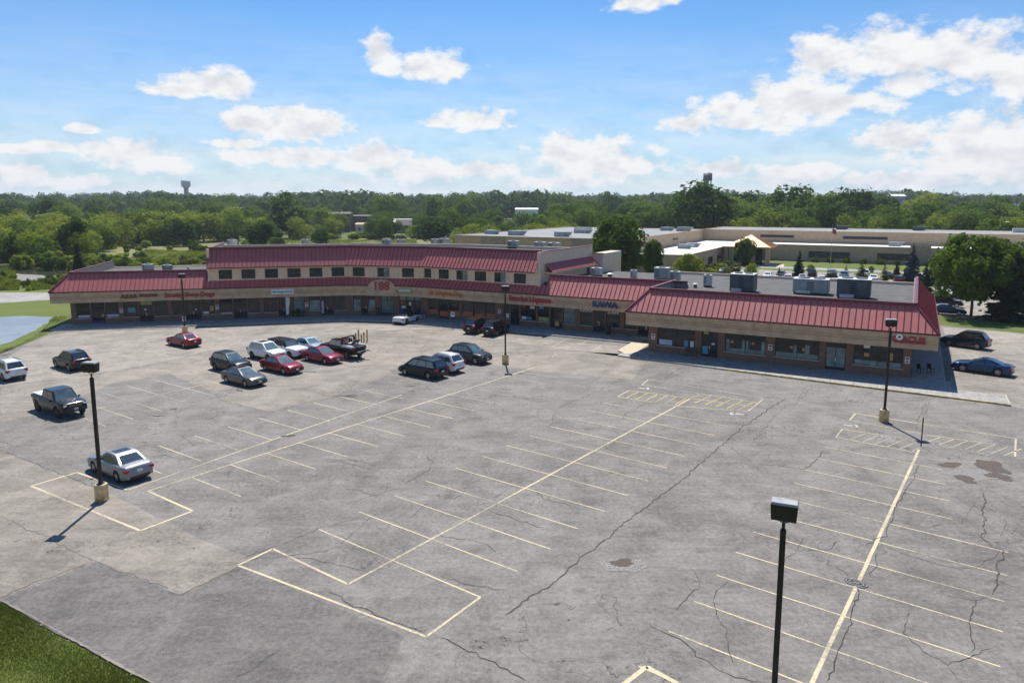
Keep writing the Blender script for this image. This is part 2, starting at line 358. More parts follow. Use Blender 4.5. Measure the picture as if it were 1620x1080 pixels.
def copy_tree(o, parent=None):
    c = o.copy(); COL.objects.link(c); c.parent = parent
    for ch in [x for x in bpy.data.objects if x.parent == o] if False else o.children: copy_tree(ch, c)
    return c
def text_mesh(txt, size, depth, mat, name, bold=.0):
    cu = bpy.data.curves.new(name, 'FONT'); cu.body = txt; cu.size = size; cu.extrude = depth; cu.offset = bold; cu.align_x = 'CENTER'; cu.align_y = 'CENTER'; cu.resolution_u = 2
    o = bpy.data.objects.new('t', cu); COL.objects.link(o)
    dg = bpy.context.evaluated_depsgraph_get(); me = bpy.data.meshes.new_from_object(o.evaluated_get(dg))
    bpy.data.objects.remove(o); bpy.data.curves.remove(cu); me.name = name; me.materials.clear(); me.materials.append(MATS[mat]); return me
def dirv(a): return Vector((math.cos(a), math.sin(a), 0))
# ------------------------------------------------------------------ ground, lot, paths, water
def ground_z(x, y):
    r = math.hypot(x, y); t = min(1, max(0, (r-420)/1300)); return 15*t*t*(3-2*t)
m = MB(); rings = [0, 15, 60, 150, 260, 420, 520, 640, 780, 940, 1120, 1320, 1600, 2000, 2600, 3200]; NA = 72
rows = []
for r in rings:
    rows.append([(r*math.sin(2*math.pi*k/NA), r*math.cos(2*math.pi*k/NA), ground_z(0, r)-.06) for k in range(NA)])
m.strip(rows[1:], close=True); m.face(rows[1][::-1])
ground = tag(m.build('ground', 'far_field', smooth=True), kind='structure')

def sheet(name, poly, z, mat, kind='structure', parent=None):
    m = MB(); m.sheet([(p[0], p[1]) for p in poly], z); o = m.build(name, mat, parent)
    if kind: o['kind'] = kind
    return o
def bumpy(poly, step=1.2, amp=.12, seed=1):
    """irregular version of an outline"""
    rg = random.Random(seed); out = []
    for i in range(len(poly)):
        a, b = Vector(poly[i][:2]), Vector(poly[(i+1) % len(poly)][:2]); n = max(1, int((b-a).length/step)); w = Vector((-(b-a).y, (b-a).x)).normalized()
        for k in range(n): out.append(a.lerp(b, k/n) + w*rg.uniform(-amp, amp))
    return out
sheet('lawn', [(-140, 20), (60, -25), (60, 40), (-60, 75), (-58, 150), (-150, 150)], -.040, 'lawn')
sheet('meadow', [(-150, 185), (-60, 150), (-64, 128), (60, 128), (-20, 200), (-10, 360), (-160, 330)], -.044, 'meadow')
sheet('verge', [(20, 95), (150, 40), (190, 150), (100, 235), (20, 170)], -.042, 'lawn')
LOT = [(-61.2, 95.6), (-59.6, 88), (-58.0, 80.2), (-59.5, 76), (-66, 70), (-80, 66), (-80, 62.5), (-22.08, 28.98), (-18.18, 26.66), (-12.76, 23.6), (10, 10.2), (60, -12), (95, 20), (95, 70), (67.31, 93.38), (60, 99.3), (56.5, 103), (30, 100), (20, 89), (17, 110), (-60, 103)]
lot = sheet('parking_lot', bumpy(LOT, 1.0, .05, 3), 0, 'asphalt_grey')
def patch(name, pts, z, mat, amp=.12, parent=lot, px=True):
    p = [G(*q) for q in pts] if px else [Vector(q) for q in pts]
    return sheet(name, bumpy([tuple(q)[:2] for q in p], .8, amp, len(pts)), z, mat, None, parent)
# differently weathered stretches of paving
patch('paving_lane', [(0,612),(150,592),(240,578),(330,556),(480,538),(560,530),(640,522),(700,522),(760,532),(830,546),(905,555),(985,560),(1020,575),(1000,600),(880,590),(700,568),(640,572),(600,600),(520,628),(425,652),(345,631),(420,606),(520,578),(480,572),(420,596),(338,622),(270,592),(180,606),(60,655),(0,668)], .004, 'asphalt_tan')
patch('paving_front', [(120,524),(240,522),(420,516),(520,513),(600,514),(700,520),(790,532),(900,541),(985,548),(1000,566),(905,554),(830,545),(760,531),(700,521),(640,521),(560,529),(480,537),(330,555),(240,577),(150,591),(0,611),(0,575),(40,545),(80,530)], .004, 'asphalt_pale', .05)
patch('paving_drive', [(-30,696),(0,711),(92,748),(150,771),(238,812),(330,858),(398,882),(379,893),(285,941),(152,887),(0,946),(-60,970),(-200,860)], .004, 'asphalt_tan', .06)
patch('paving_patch', [(152,888),(285,942),(379,894),(530,960),(640,1005),(600,1080),(420,1150),(245,1082),(90,1001),(3,949)], .005, 'asphalt_dark', .03)
patch('side_paving', [(1500,632),(1506,560),(1491,517),(1620,528),(1800,545),(1900,640),(1640,648)], .004, 'asphalt_pale', .04)
far_lot = sheet('rear_parking_lot', bumpy([(58, 112), (78, 100), (120, 100), (118, 150), (100, 168), (60, 186), (45, 172), (30, 150)], 1.5, .1, 5), -.03, 'asphalt_pale')
drive = sheet('driveway', [(40, 186), (66, 190), (110, 166), (112, 172), (70, 196), (52, 203), (38, 195)], -.026, 'road_grey')
sheet('footpath', [G(-60,466), G(0,462.5), (G(120,462)), G(150,468), G(100,472.5), G(0,479), G(-60,482)], -.03, 'road_grey')
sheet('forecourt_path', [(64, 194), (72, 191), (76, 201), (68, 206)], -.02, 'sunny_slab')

# ---- painted lines
def line(p, q, w=.10, mat='line_paint', z=.009, name='painted_line'):
    p, q = Vector((p[0], p[1], 0)), Vector((q[0], q[1], 0)); d = (q-p); L = d.length; d.normalize(); n = Vector((-d.y, d.x, 0))*(w/2)
    m = MB(); k = max(1, int(L/1.5)); rg = random.Random(int(p.x*91+q.y*37)); A = []; B = []
    for i in range(k+1):
        c = p.lerp(q, i/k); j = rg.uniform(-.012, .012); A.append((*(c+n*(1+j*8))[:2], z)); B.append((*(c-n*(1-j*8))[:2], z))
    m.strip([A, B]); return m.build(name, mat, lot)
def uv(a): return Vector((math.cos(a), math.sin(a), 0))
# middle double row
o0 = Vector((13.8454, 58.998, 0)); c0 = uv(.9333); s0 = uv(-.6425)
Mrow = [o0 - c0*(2.743*i) for i in range(14)]
line(Mrow[0]+c0*3.0, Mrow[13], .135)
for i in range(1, 13): line(Mrow[i]-s0*5.525, Mrow[i]+s0*5.455, .088, z=.0095)
e = Mrow[13]
A_, B_ = G(376.3, 893.8), G(674.3, 1006.8)
line(Mrow[13]-s0*5.6, Mrow[13], .13); line(Mrow[12]+s0*5.455, B_, .12); line(A_, B_, .12); line(A_, Mrow[13]-s0*5.6, .13)
# right double row
o1 = Vector((26.3232, 45.4552, 0)); c1 = uv(.951); s1 = uv(-.655)
Rrow = [o1 - c1*(2.707*i) for i in range(14)]
line(Rrow[0]+c1*3.4, Rrow[13], .165)
for i in range(0, 12): line(Rrow[i]-s1*5.45, Rrow[i]+s1*(5.45 if i > 3 else (1.7+.4*i)), .088, z=.0095)
line(G(1023,1054), G(1070,1080), .2); line(G(1023,1054), G(975,1090), .2)
# left double row with a gap between its two head lines
oA = Vector((-21.6776, 40.9423, 0)); cA = uv(.9449); sA = uv(-.6168)
Arow = [oA + cA*(2.7138*i) for i in range(20)]
line(Arow[0], G(846, 581), .13)
for i in range(1, 17): line(Arow[i], Arow[i]+sA*5.21, .088, 'line_paint' if i < 10 else 'line_worn', .0095)
line(Arow[0], G(305, 808), .14); line(G(305,808), G(222,839), .14); line(G(222,839), G(49,768.5), .14); line(G(49,768.5), G(122,747), .13); line(G(122,747), G(202,775), .13)
oU = Vector((-22.2078, 43.7512, 0)); Urow = [oU + cA*(2.7138*i) for i in range(12)]
line(G(202,775), G(636,624.5), .13)
for i in range(0, 9): line(Urow[i]-sA*5.3, Urow[i], .088, z=.0095)
# rows further left (the truck's and the grey sedan's): long head line, stalls both sides
def row(h0, h1, stalls, l0=5.2, l1=5.2, mat='line_worn'):
    a, b = G(*h0), G(*h1); line(a, b, .11, mat)
    for px in stalls:
        p = G(*px); line(p-sA*l0, p+sA*l1, .10, mat, .0095)
row((152,647), (345,603), [(117,656),(160,646),(205,634.5),(246,623),(290,613),(337,604)])
row((100,620-50), (262,549), [(60,588-6),(110,571),(150,563.5),(190,560),(228,554),(262,548)])
def poly_px(pts, w=.1, mat='line_paint', closed=False):
    P = [G(*p) for p in pts]
    for a, b in zip(P, P[1:]+([P[0]] if closed else [])): line(a, b, w, mat, .0100)
poly_px([(330,532),(355,531.5),(372,533),(381,537),(378,541),(366,545.5),(330,549.5)], .10, 'line_worn')
poly_px([(583,537),(643,547)], .1, 'line_worn'); poly_px([(576,545),(626,554)], .1, 'line_worn')
for k in range(6): poly_px([(572+k*9, 546.5+k*1.5), (586+k*8, 558-k*.3)], .08, 'line_worn')
for a, b in (((865,533.5),(840,545)), ((896,536.5),(871,550)), ((928,540),(903,553)), ((960,543),(933,556)), ((700,517),(672,523)), ((664,512.5),(640,521))): poly_px([a, b], .1, 'line_worn')
poly_px([(785,568.5),(905,583)], .1, 'line_worn'); poly_px([(905,583),(925,576)], .1, 'line_worn')
# accessible bays with hatching
poly_px([(1015,609),(1026,600),(1209,630),(1184,650)], .11); poly_px([(1015,609),(1105,622),(1120,624.5),(1198,637)], .1)
poly_px([(977,627.5),(995,617.5),(1193,643)], .1); poly_px([(977,627.5),(1070,642.5),(1184,650.5)], .1)
for k in range(6): poly_px([(990+k*15.5, 629.5+k*2.2), (1010+k*15, 620+k*1.9)], .09, 'line_yellow'); poly_px([(1082+k*17, 634.5+k*2.8), (1107+k*17, 624+k*2.5)], .09, 'line_yellow')
poly_px([(1344,665),(1353,654),(1607,693.5),(1606,722)], .12); poly_px([(1344,665),(1460,686)], .1)
poly_px([(1322,691.5),(1333,678.5),(1453,698)], .1); poly_px([(1322,691.5),(1450,716)], .1); poly_px([(1466,688),(1580,703.5)], .1); poly_px([(1480,703.5),(1556,717)], .1)
for k in range(6): poly_px([(1343+k*20, 696+k*3.5), (1372+k*20, 684.5+k*3.4)], .09, 'line_worn')
for k in range(7): poly_px([(1463+k*21, 701+k*3.2), (1490+k*21, 690.5+k*3.2)], .09, 'line_paint')
poly_px([(1506,548),(1600,569)], .09, 'line_worn'); poly_px([(1505,567),(1585,580)], .09, 'line_worn')
for k in range(5): poly_px([(1508+k*15, 554+k*2.6), (1522+k*15, 565+k*2.0)], .08, 'line_worn')
poly_px([(1512,606),(1600,618)], .09, 'line_worn'); poly_px([(1514,616),(1610,626)], .08, 'line_worn')
# wheelchair marks
def wheelchair(p, ang, s=1.0):
    m = MB(); c = Vector((p[0], p[1], 0)); a = uv(ang); b = Vector((-a.y, a.x, 0))
    def P(x, y): q = c+a*(x*s)+b*(y*s); return (q.x, q.y, .011)
    ring = [(math.cos(t)*.45, math.sin(t)*.45) for t in np.linspace(-2.6, .9, 12)]
    m.strip([[P(x, y-.1) for x, y in ring], [P(x*.72, y*.72-.1) for x, y in ring]])
    m.face([P(-.22,.1), P(-.02,.1), P(-.02,.62), P(-.22,.62)]); m.face([P(-.02,.1), P(.42,.02), P(.42,.16), P(-.02,.24)]); m.face([P(.34,.02), P(.62,-.42), P(.74,-.36), P(.44,.1)])
    m.face([P(-.12+.13*math.cos(t), .8+.13*math.sin(t)) for t in np.linspace(0, 6.28, 9)[:-1]])
    return m.build('wheelchair_mark', 'white_paint', lot)
wheelchair(G(1020, 614.5), -.64+1.57, .72); wheelchair(G(1163, 654), -.64-1.57, .72); wheelchair(G(1349, 673.5), -.64+1.57, .68)

# ---- cracks, sealed seams, broken patches
def crack(pts, w=.055, mat='crack', jit=.10, seed=0, z=.0125):
    rg = random.Random(seed+int(pts[0][0])); P = [G(*p) for p in pts]; out = []
    for a, b in zip(P, P[1:]):
        n = max(2, int((b-a).length/.26)); t = Vector((-(b-a).y, (b-a).x, 0)).normalized(); off = 0
        for k in range(n): off = off*.6+rg.uniform(-jit, jit); out.append(a.lerp(b, k/n)+t*(off if k else 0))
    out.append(P[-1]); A = []; B = []
    for i, p in enumerate(out):
        d = out[min(i+1, len(out)-1)]-out[max(0, i-1)]; t = Vector((-d.y, d.x, 0)).normalized(); ww = w*rg.uniform(.35, 1.25)*(.4 if i in (0, len(out)-1) else 1)/2
        A.append((p.x+t.x*ww, p.y+t.y*ww, z)); B.append((p.x-t.x*ww, p.y-t.y*ww, z))
    m = MB(); m.strip([A, B]); return m.build('crack', mat, lot)
CR = [([(1243,630),(1205,655),(1180,672),(1150,697),(1128,716),(1083,755),(1043,787),(1000,817),(946,862),(890,910),(826,951),(800,972)], .11),
      ([(985,598),(960,612),(920,630),(880,647),(868,676)], .05), ([(985,598),(1018,601),(1030,596),(1048,600)], .05), ([(1076,583),(1060,592),(1044,602)], .08), ([(1066,588),(1056,598)], .06), ([(1083,586),(1070,594),(1050,603)], .05),
      ([(355,895),(420,882),(480,876),(540,864),(584,818)], .05), ([(345,890),(372,888),(500,837),(575,818)], .04), ([(540,722),(585,735),(612,740)], .05), ([(500,725),(545,732),(590,742)], .04),
      ([(545,772),(572,776),(588,784),(606,780),(612,762)], .06), ([(672,720),(686,731),(680,742),(642,765)], .06), ([(592,686),(600,692),(620,698),(645,700)], .06), ([(590,684),(596,676),(612,675)], .04),
      ([(500,723),(538,728),(576,739)], .05), ([(600,779),(560,797)], .04), ([(658,780),(700,785),(720,790),(745,764),(768,757)], .05), ([(645,820),(680,795)], .05), ([(780,788),(815,768)], .04),
      ([(690,838),(700,848),(750,855),(775,865),(785,875)], .06), ([(775,808),(800,815),(860,834)], .07), ([(846,777),(858,788),(905,800)], .07), ([(980,725),(985,735),(1030,742),(1065,752)], .05), ([(983,664),(988,655),(1020,640)], .06), ([(1080,645),(1087,657),(1098,668)], .05),
      ([(1303,712),(1290,728),(1275,742)], .10), ([(1275,742),(1245,738),(1190,732),(1150,705)], .05), ([(1245,640),(1215,670),(1190,700)], .05), ([(1230,637),(1300,650),(1345,665)], .03), ([(1455,735),(1440,765),(1420,795),(1412,820),(1404,848),(1385,852),(1370,862)], .09),
      ([(1388,876),(1378,912)], .08), ([(1356,928),(1345,980),(1325,1030),(1308,1078)], .09), ([(1405,820),(1440,828),(1470,835),(1490,828)], .05), ([(1485,790),(1488,775),(1510,772)], .04), ([(1470,795),(1490,808),(1478,816)], .04),
      ([(1555,778),(1557,830),(1553,850),(1570,865),(1585,868),(1588,880),(1577,890),(1578,915),(1570,940)], .12), ([(1540,795),(1530,820),(1520,828)], .05), ([(1590,820),(1592,840)], .06), ([(1585,868),(1555,892),(1520,900),(1460,885),(1400,865)], .05), ([(1545,948),(1535,975),(1536,1000),(1538,1030)], .10), ([(1482,938),(1530,948),(1570,942)], .05),
      ([(1436,965),(1428,1000),(1460,1030),(1500,1052),(1535,1040),(1570,1025)], .06), ([(1500,1055),(1515,1075)], .06), ([(1578,918),(1620,935)], .05), ([(1345,915),(1322,895),(1308,893),(1312,880)], .05), ([(1330,855),(1315,868),(1258,872)], .05), ([(1272,850),(1258,870),(1242,890)], .05),
      ([(1150,920),(1132,940),(1130,960),(1150,1000),(1155,1035),(1160,1050)], .06), ([(1098,905),(1107,930),(1085,948),(1070,965)], .07), ([(1027,985),(1050,1000),(1075,1010),(1100,1038),(1150,1065),(1205,1078)], .08), ([(985,990),(970,960),(975,945),(955,940)], .05),
      ([(698,1008),(740,1030),(790,1055),(830,1075)], .09), ([(880,1058),(910,1063),(945,1079)], .05), ([(520,936),(560,960),(600,975),(672,1000)], .07), ([(440,880),(500,885),(545,895),(580,903)], .05), ([(370,1072),(410,1050),(445,1027)], .05), ([(700,912),(745,925),(780,932),(800,932)], .06),
      ([(0,712),(40,728),(92,748),(150,770)], .07), ([(0,698),(30,707)], .08), ([(280,686),(300,697),(304,705)], .05), ([(255,715),(270,722),(295,727)], .05), ([(265,625),(282,660),(275,670)], .03), ([(152,887),(215,912),(285,941),(330,920),(378,894)], .05), ([(0,946),(60,918),(152,887)], .06), ([(0,815),(40,838),(80,848),(110,870),(152,886)], .05),
      ([(345,631),(385,642),(423,652)], .04), ([(425,652),(500,633),(560,610)], .03), ([(90,685),(115,690),(125,697)], .05), ([(1360,640),(1375,622),(1380,618)], .05), ([(1283,609),(1270,632)], .06), ([(1276,610),(1262,636),(1255,640)], .05), ([(1464,637),(1455,660),(1450,680)], .06), ([(1471,635),(1462,655)], .05),
      ([(688,525),(672,545),(665,553),(668,560)], .05), ([(690,548),(672,556)], .04), ([(1330,745),(1290,760),(1270,763)], .03), ([(1050,618),(1040,628),(1036,640)], .03), ([(790,650),(860,660),(930,668)], .03), ([(605,650),(690,668),(715,662),(696,678)], .04), ([(470,685),(520,682),(560,690)], .03)]
for i, (p, w) in enumerate(CR):
    if w: crack(p, w*(.52 if i else .75), 'crack' if i % 2 else 'crack_soft', seed=i)
def blob(name, c, rx, ry, ang, mat, z, seed, n=28, rough=.35):
    rg = random.Random(seed); ph = [rg.uniform(0, 6.28) for _ in range(6)]; P = []
    for k in range(n):
        t = 2*math.pi*k/n; r = 1+rough*sum(math.sin((j+2)*t+ph[j])/(j+2) for j in range(6))
        x, y = rx*r*math.cos(t), ry*r*math.sin(t); P.append((c[0]+x*math.cos(ang)-y*math.sin(ang), c[1]+x*math.sin(ang)+y*math.cos(ang)))
    return sheet(name, P, z, mat, None, lot)
for i, (px, py, rx, ry, a, mt, z) in enumerate([(984,890,.62,.34,0,'pothole',.014),(990,895,1.0,.62,0,'gravel_dust',.012),(1568,738,.95,1.15,.2,'pothole',.014),(1576,752,.6,.55,0,'pothole',.0145),(1503,735,.7,.5,.3,'pothole',.014),(1527,757,.62,.55,-.6,'pothole',.014),(1590,757,.45,.35,0,'pothole',.013),(1545,750,1.7,1.1,.2,'gravel_dust',.011),
        (545,626,.9,.2,.3,'crack_soft',.014),(556,627,.45,.25,.2,'pothole',.015),(379,618,.5,.16,-.5,'crack_soft',.014),(648,611,.5,.13,0,'crack_soft',.014),(650,619,.4,.12,0,'crack_soft',.014),(489,588,.8,.16,0,'crack_soft',.014),(824,591,.25,.12,0,'crack_soft',.014),(275,647,.3,.15,.4,'crack_soft',.014),(250,658,.4,.12,0,'crack_soft',.014),(456,689,.55,.2,.4,'crack_soft',.012),(461,690,.25,.1,.4,'lawn',.015)]):
    blob('broken_patch', G(px, py), rx, ry, a, mt, z, i)
# twin drain covers at the head of the right-hand row
for i, (px, py) in enumerate(((1348.5, 919.5), (1361, 924))):
    c = G(px, py); dc = thing('drain_cover', ['round iron drain cover left of the right row\'s head line', 'round iron drain cover right of the right row\'s head line'][i], 'drain cover', (c.x, c.y, .012)); m = MB()
    for r0, r1 in ((.30, .24), (.17, .11)): m.strip([[(r*math.cos(t), r*math.sin(t), .012) for t in np.linspace(0, 6.2832, 21)] for r in (r0, r1)])
    m.build('ring', 'gravel_dust', dc); m = MB(); m.cyl((0,0,0), (0,0,.009), .33, n=20); m.build('plate', 'black_part', dc)

# ---- water
def water_mat(name, deep, rough):
    t = NT(name); v = t.coord('World'); n = t.noise(t.mapv(v, (1, .5, 1)), 1.4, 4, .6); t.col(t.mix(t.mr(t.noise(v, .12, 3), .4, .6), deep, tuple(c*1.35 for c in deep)))
    t.set(Roughness=rough, Specular_IOR_Level=.8); t.bump(n, .12, .03); MATS[name] = t.m
water_mat('pond_water', (.20, .205, .19), .22); water_mat('marsh_water', (.055, .06, .04), .08)
pond = [G(-160,490), G(-60,499), G(0,500.5), G(40,499), G(82,501), G(78,508), G(56,522), G(16,540), G(-6,546), G(-60,560), G(-160,556)]
tag(sheet('pond', bumpy([tuple(p)[:2] for p in pond], 1.5, .25, 8), -.028, 'pond_water'))
marsh = [G(-80,418), G(0,419), G(30,417), G(75,419), G(128,424), G(140,431), G(90,434), G(60,447), G(38,450), G(24,440), G(28,433), G(0,427), G(-80,427)]
tag(sheet('marsh_water', bumpy([tuple(p)[:2] for p in marsh], 3, .8, 9), -.02, 'marsh_water'))
sheet('mud_flat', bumpy([tuple(G(*p))[:2] for p in [(26,433),(72,435),(60,447),(38,450),(26,441)]], 2, .5, 4), -.016, 'gravel_dust')
# ------------------------------------------------------------------ the shopping strip
class Run:
    """a wall line: pt(s, d) is the point s metres along it and d metres out in front"""
    def s_at(self, px, z=1.5, d=0.0):
        lo, hi = self.lo, self.hi
        for _ in range(40):
            m = (lo+hi)/2; p = self.pt(m, d)
            if pix((p[0], p[1], z))[0] < px: lo = m
            else: hi = m
        return m
class Straight(Run):
    def __init__(self, p, ang, length): self.p = Vector((p[0], p[1])); self.a = ang; self.u = Vector((math.cos(ang), math.sin(ang))); self.n = Vector((math.sin(ang), -math.cos(ang))); self.lo, self.hi, self.L = -10, length+12, length
    def pt(self, s, d=0): return self.p+self.u*s+self.n*d
    def th(self, s): return self.a
class Curved(Run):
    def __init__(self, V, a0, a1, l0, l1, T):
        self.a0, self.a1, self.L0 = a0, a1, l0-T; self.Rr = T/math.tan((a0-a1)/2); self.La = self.Rr*(a0-a1); self.L = self.L0+self.La+l1-T
        u = Vector((math.cos(a0), math.sin(a0))); self.P0 = Vector(V)-u*l0; self.P1 = Vector(V)-u*T; self.C = self.P1+Vector((math.sin(a0), -math.cos(a0)))*self.Rr
        self.P2 = Vector(V)+Vector((math.cos(a1), math.sin(a1)))*T; self.lo, self.hi = -6, self.L+8
    def th(self, s): return self.a0 if s < self.L0 else (self.a1 if s > self.L0+self.La else self.a0-(s-self.L0)/self.Rr)
    def pt(self, s, d=0):
        a = self.th(s); n = Vector((math.sin(a), -math.cos(a))); u = Vector((math.cos(a), math.sin(a)))
        if s < self.L0: return self.P0+u*s+n*d
        if s > self.L0+self.La: return self.P2+u*(s-self.L0-self.La)+n*d
        return self.C-n*(self.Rr-d)
def subdiv(run, s0, s1):
    n = 1 if isinstance(run, Straight) or s1 < run.L0 or s0 > run.L0+run.La else max(1, int((s1-s0)/.9)); return [s0+(s1-s0)*k/n for k in range(n+1)]
def wbox(mb, run, s0, s1, d0, d1, z0, z1, m=0):
    S = subdiv(run, s0, s1); mb.prism([run.pt(s, d1) for s in S]+[run.pt(s, d0) for s in S[::-1]], z0, z1, m)
def profile(mb, run, s0, s1, prof, m=0, caps=True):
    """sweep a (d, z) profile along a run"""
    S = subdiv(run, s0, s1) if isinstance(run, Straight) else sorted(set(subdiv(run, max(s0, run.L0), min(s1, run.L0+run.La))+[s0, s1])) if s0 < run.L0 and s1 > run.L0+run.La else subdiv(run, s0, s1)
    rows = [[(*run.pt(s, d), z) for d, z in prof] for s in S]; mb.strip(rows, m, close=True)
    if caps: mb.face(rows[0], m); mb.face(rows[-1][::-1], m)

mall = thing('shopping_strip', 'curved tan and brick shopping strip with red metal mansard roofs and a projecting wing', 'building', (0, 0, 0))
main = Curved((-19.6, 110.1), R(13.5), R(-28), 43.4, 45.5, 9.0)
WA = R(-29.2); WU = Vector((math.cos(WA), math.sin(WA))); WV = Vector((-WU.y, WU.x))
wing_front = Straight((15.72, 81.5), WA, 26.4); WD = 29.0
pR = wing_front.pt(26.4); pB = pR+WV*WD
wing_right = Straight(pR, WA+math.pi/2, WD)                # outward normal points to the right lot
wing_left = Straight(wing_front.pt(0)+WV*13, WA-math.pi/2, 13)
DE, ZS, ZE, ZR = 2.1, 3.30, 4.85, 7.25                       # eave overhang, soffit, eave, ridge heights
FPROF = [(0.02, ZS), (DE-.10, ZS), (DE-.10, ZS+.55), (DE-.18, ZS+.58), (DE-.18, ZS+.78), (DE-.06, ZS+.82), (DE-.06, ZS+1.02), (DE+.02, ZS+1.06), (DE+.02, ZE), (.02, ZE)]
UPPER = [Vector(p) for p in ((-43.3, 102.0), (-24.6, 106.9), (-13.3, 104.8), (3.0, 95.7))]
sU0 = main.s_at(327.5, 5, DE); sU3 = main.s_at(860, 5, DE); sEND = main.L-1.0
m = MB(); profile(m, main, -1.8, sEND, FPROF); m.build('fascia', 'fascia', mall)
m = MB()
for zz in (ZS+.80,): wbox(m, main, -1.79, sEND-.01, DE-.2, DE-.03, zz, zz+.05)
m.build('fascia_band', 'fascia_band', mall)
m = MB(); profile(m, wing_front, -DE, 26.4+DE, FPROF); profile(m, wing_right, -DE+2.1+.003, WD, [(d+.002, z) for d, z in FPROF]); profile(m, wing_left, 3.8, 13-.003, [(d-.003, z) for d, z in FPROF]); m.build('fascia', 'fascia', mall)
m = MB(); wbox(m, wing_front, -DE+.1, 26.4+DE-.1, DE-.2, DE-.03, ZS+.80, ZS+.85); m.build('fascia_band', 'fascia_band', mall)
# left end return of the fascia
m = MB(); a = main.pt(-1.8, DE+.02); b = main.pt(-1.8, -20); c = main.pt(.1, -20); d = main.pt(.1, .1)
m.prism([main.pt(-1.803, DE-.1), main.pt(0, .2), main.pt(0, -20), main.pt(-1.803, -20)], ZS+.003, ZE-.003); m.build('fascia', 'fascia', mall)

# ---- roofs
def clip(poly, t, keep_right):
    out = []
    for i in range(len(poly)):
        p, q = poly[i], poly[(i+1) % len(poly)]; ip = (p[0] >= t) == keep_right or p[0] == t; iq = (q[0] >= t) == keep_right or q[0] == t
        if ip: out.append(p)
        if ip != iq: k = (t-p[0])/(q[0]-p[0]); out.append((t, p[1]+(q[1]-p[1])*k))
    return out
def roof_slope(A, B, A2, B2, z0, z1, single=True, pitch=.60, mat='roof_red', name='roof_panel', parent=None):
    """standing-seam slope between eave A-B (height z0) and ridge A2-B2 (height z1)"""
    parent = parent or mall
    A, B, A2, B2 = (Vector((*p[:2], z)) for p, z in ((A, z0), (B, z0), (A2, z1), (B2, z1)))
    u = (B-A).normalized(); L = (B-A).length; up = (A2-A)-u*((A2-A).dot(u)); H = up.length; up.normalize(); n = u.cross(up)
    if n.z < 0: n = -n
    quad = [(0, 0), (L, 0), ((B2-A).dot(u), H), ((A2-A).dot(u), H)]
    P = lambda t, h, e=0: tuple(A+u*t+up*h+n*e)
    t0 = min(q[0] for q in quad); t1 = max(q[0] for q in quad); k = max(1, round((t1-t0)/pitch)); w = (t1-t0)/k; whole = MB()
    for i in range(k):
        pg = clip(clip(quad, t0+i*w+1e-6, True), t0+(i+1)*w-1e-6, False)
        if len(pg) < 3: continue
        m = MB() if single else whole
        pan = [(min(max(t, t0+i*w+.004), t0+(i+1)*w-.004), h) for t, h in pg]; b = len(m.v)
        m.face([P(t, h, .03) for t, h in pan])
        for j in range(len(pan)): q, r = pan[j], pan[(j+1) % len(pan)]; m.face([P(*q, .03), P(*q, 0), P(*r, 0), P(*r, .03)])
        hs = [h for t, h in pg if abs(t-(t0+i*w)) < .02]
        if len(hs) >= 2:
            x = t0+i*w; h0, h1 = min(hs), max(hs)
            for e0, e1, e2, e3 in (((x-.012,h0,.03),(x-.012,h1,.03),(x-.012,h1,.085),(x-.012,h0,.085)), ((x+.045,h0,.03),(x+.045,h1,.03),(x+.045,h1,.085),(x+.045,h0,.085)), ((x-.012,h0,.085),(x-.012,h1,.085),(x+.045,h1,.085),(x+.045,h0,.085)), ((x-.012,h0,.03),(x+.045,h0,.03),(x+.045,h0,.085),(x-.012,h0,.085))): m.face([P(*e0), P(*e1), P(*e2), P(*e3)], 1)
        if single: obj(name, m.mesh(name, [mat, 'roof_seam_shade']), parent)
    if not single and whole.f:
        o = whole.build(name, [mat, 'roof_seam_shade'], parent); o['kind'] = 'stuff'
def bar(mb, p, q, w, h, m=0):
    """rectangular bar between two 3-D points"""
    p, q = Vector(p), Vector(q); d = (q-p).normalized(); s = d.cross(Vector((0,0,1))).normalized()*(w/2); t = s.cross(d).normalized()*(h/2)
    a = [p+s+t, p-s+t, p-s-t, p+s-t]; b = [x+(q-p) for x in a]; i = len(mb.v); mb.v.extend([tuple(x) for x in a+b])
    for f in ((0,1,2,3), (7,6,5,4), (0,4,5,1), (1,5,6,2), (2,6,7,3), (3,7,4,0)): mb.f.append(tuple(i+k for k in f)); mb.mi.append(m)
DR = DE-2.1                                               # ridge line offset
# left section
eL, rL = main.pt(-1.85, DE+.04), main.pt(-1.85+2.1, DR+.04)
roof_slope(eL, main.pt(sU0, DE+.04), rL, main.pt(sU0-.3, DR+.04), ZE, ZR, False)
roof_slope(main.pt(-1.85, -20), eL, main.pt(.25, -20), rL, ZE, ZR, False)
# right section of the main strip up to the wing
sW = main.s_at(1010, 5, DE)
roof_slope(main.pt(sU3, DE+.04), main.pt(sW+3.4, DE+.04), main.pt(sU3, DR+.04), main.pt(sW+3.4, DR+.04), ZE, ZR, True)
# wing: front, right flank, left return
wl, wr = wing_front.pt(-DE, DE+.04), wing_front.pt(26.4+DE, DE+.04); wl2, wr2 = wing_front.pt(0, DR+.04), wing_front.pt(26.4, DR+.04)
roof_slope(wl, wr, wl2, wr2, ZE, ZR, True)
roof_slope(wr, wing_right.pt(WD, DE+.04), wr2, wing_right.pt(WD, DR+.04), ZE, ZR, True)
roof_slope(wing_left.pt(2.0, DE), wl, wing_left.pt(2.0, DR), wl2, ZE, ZR, True)
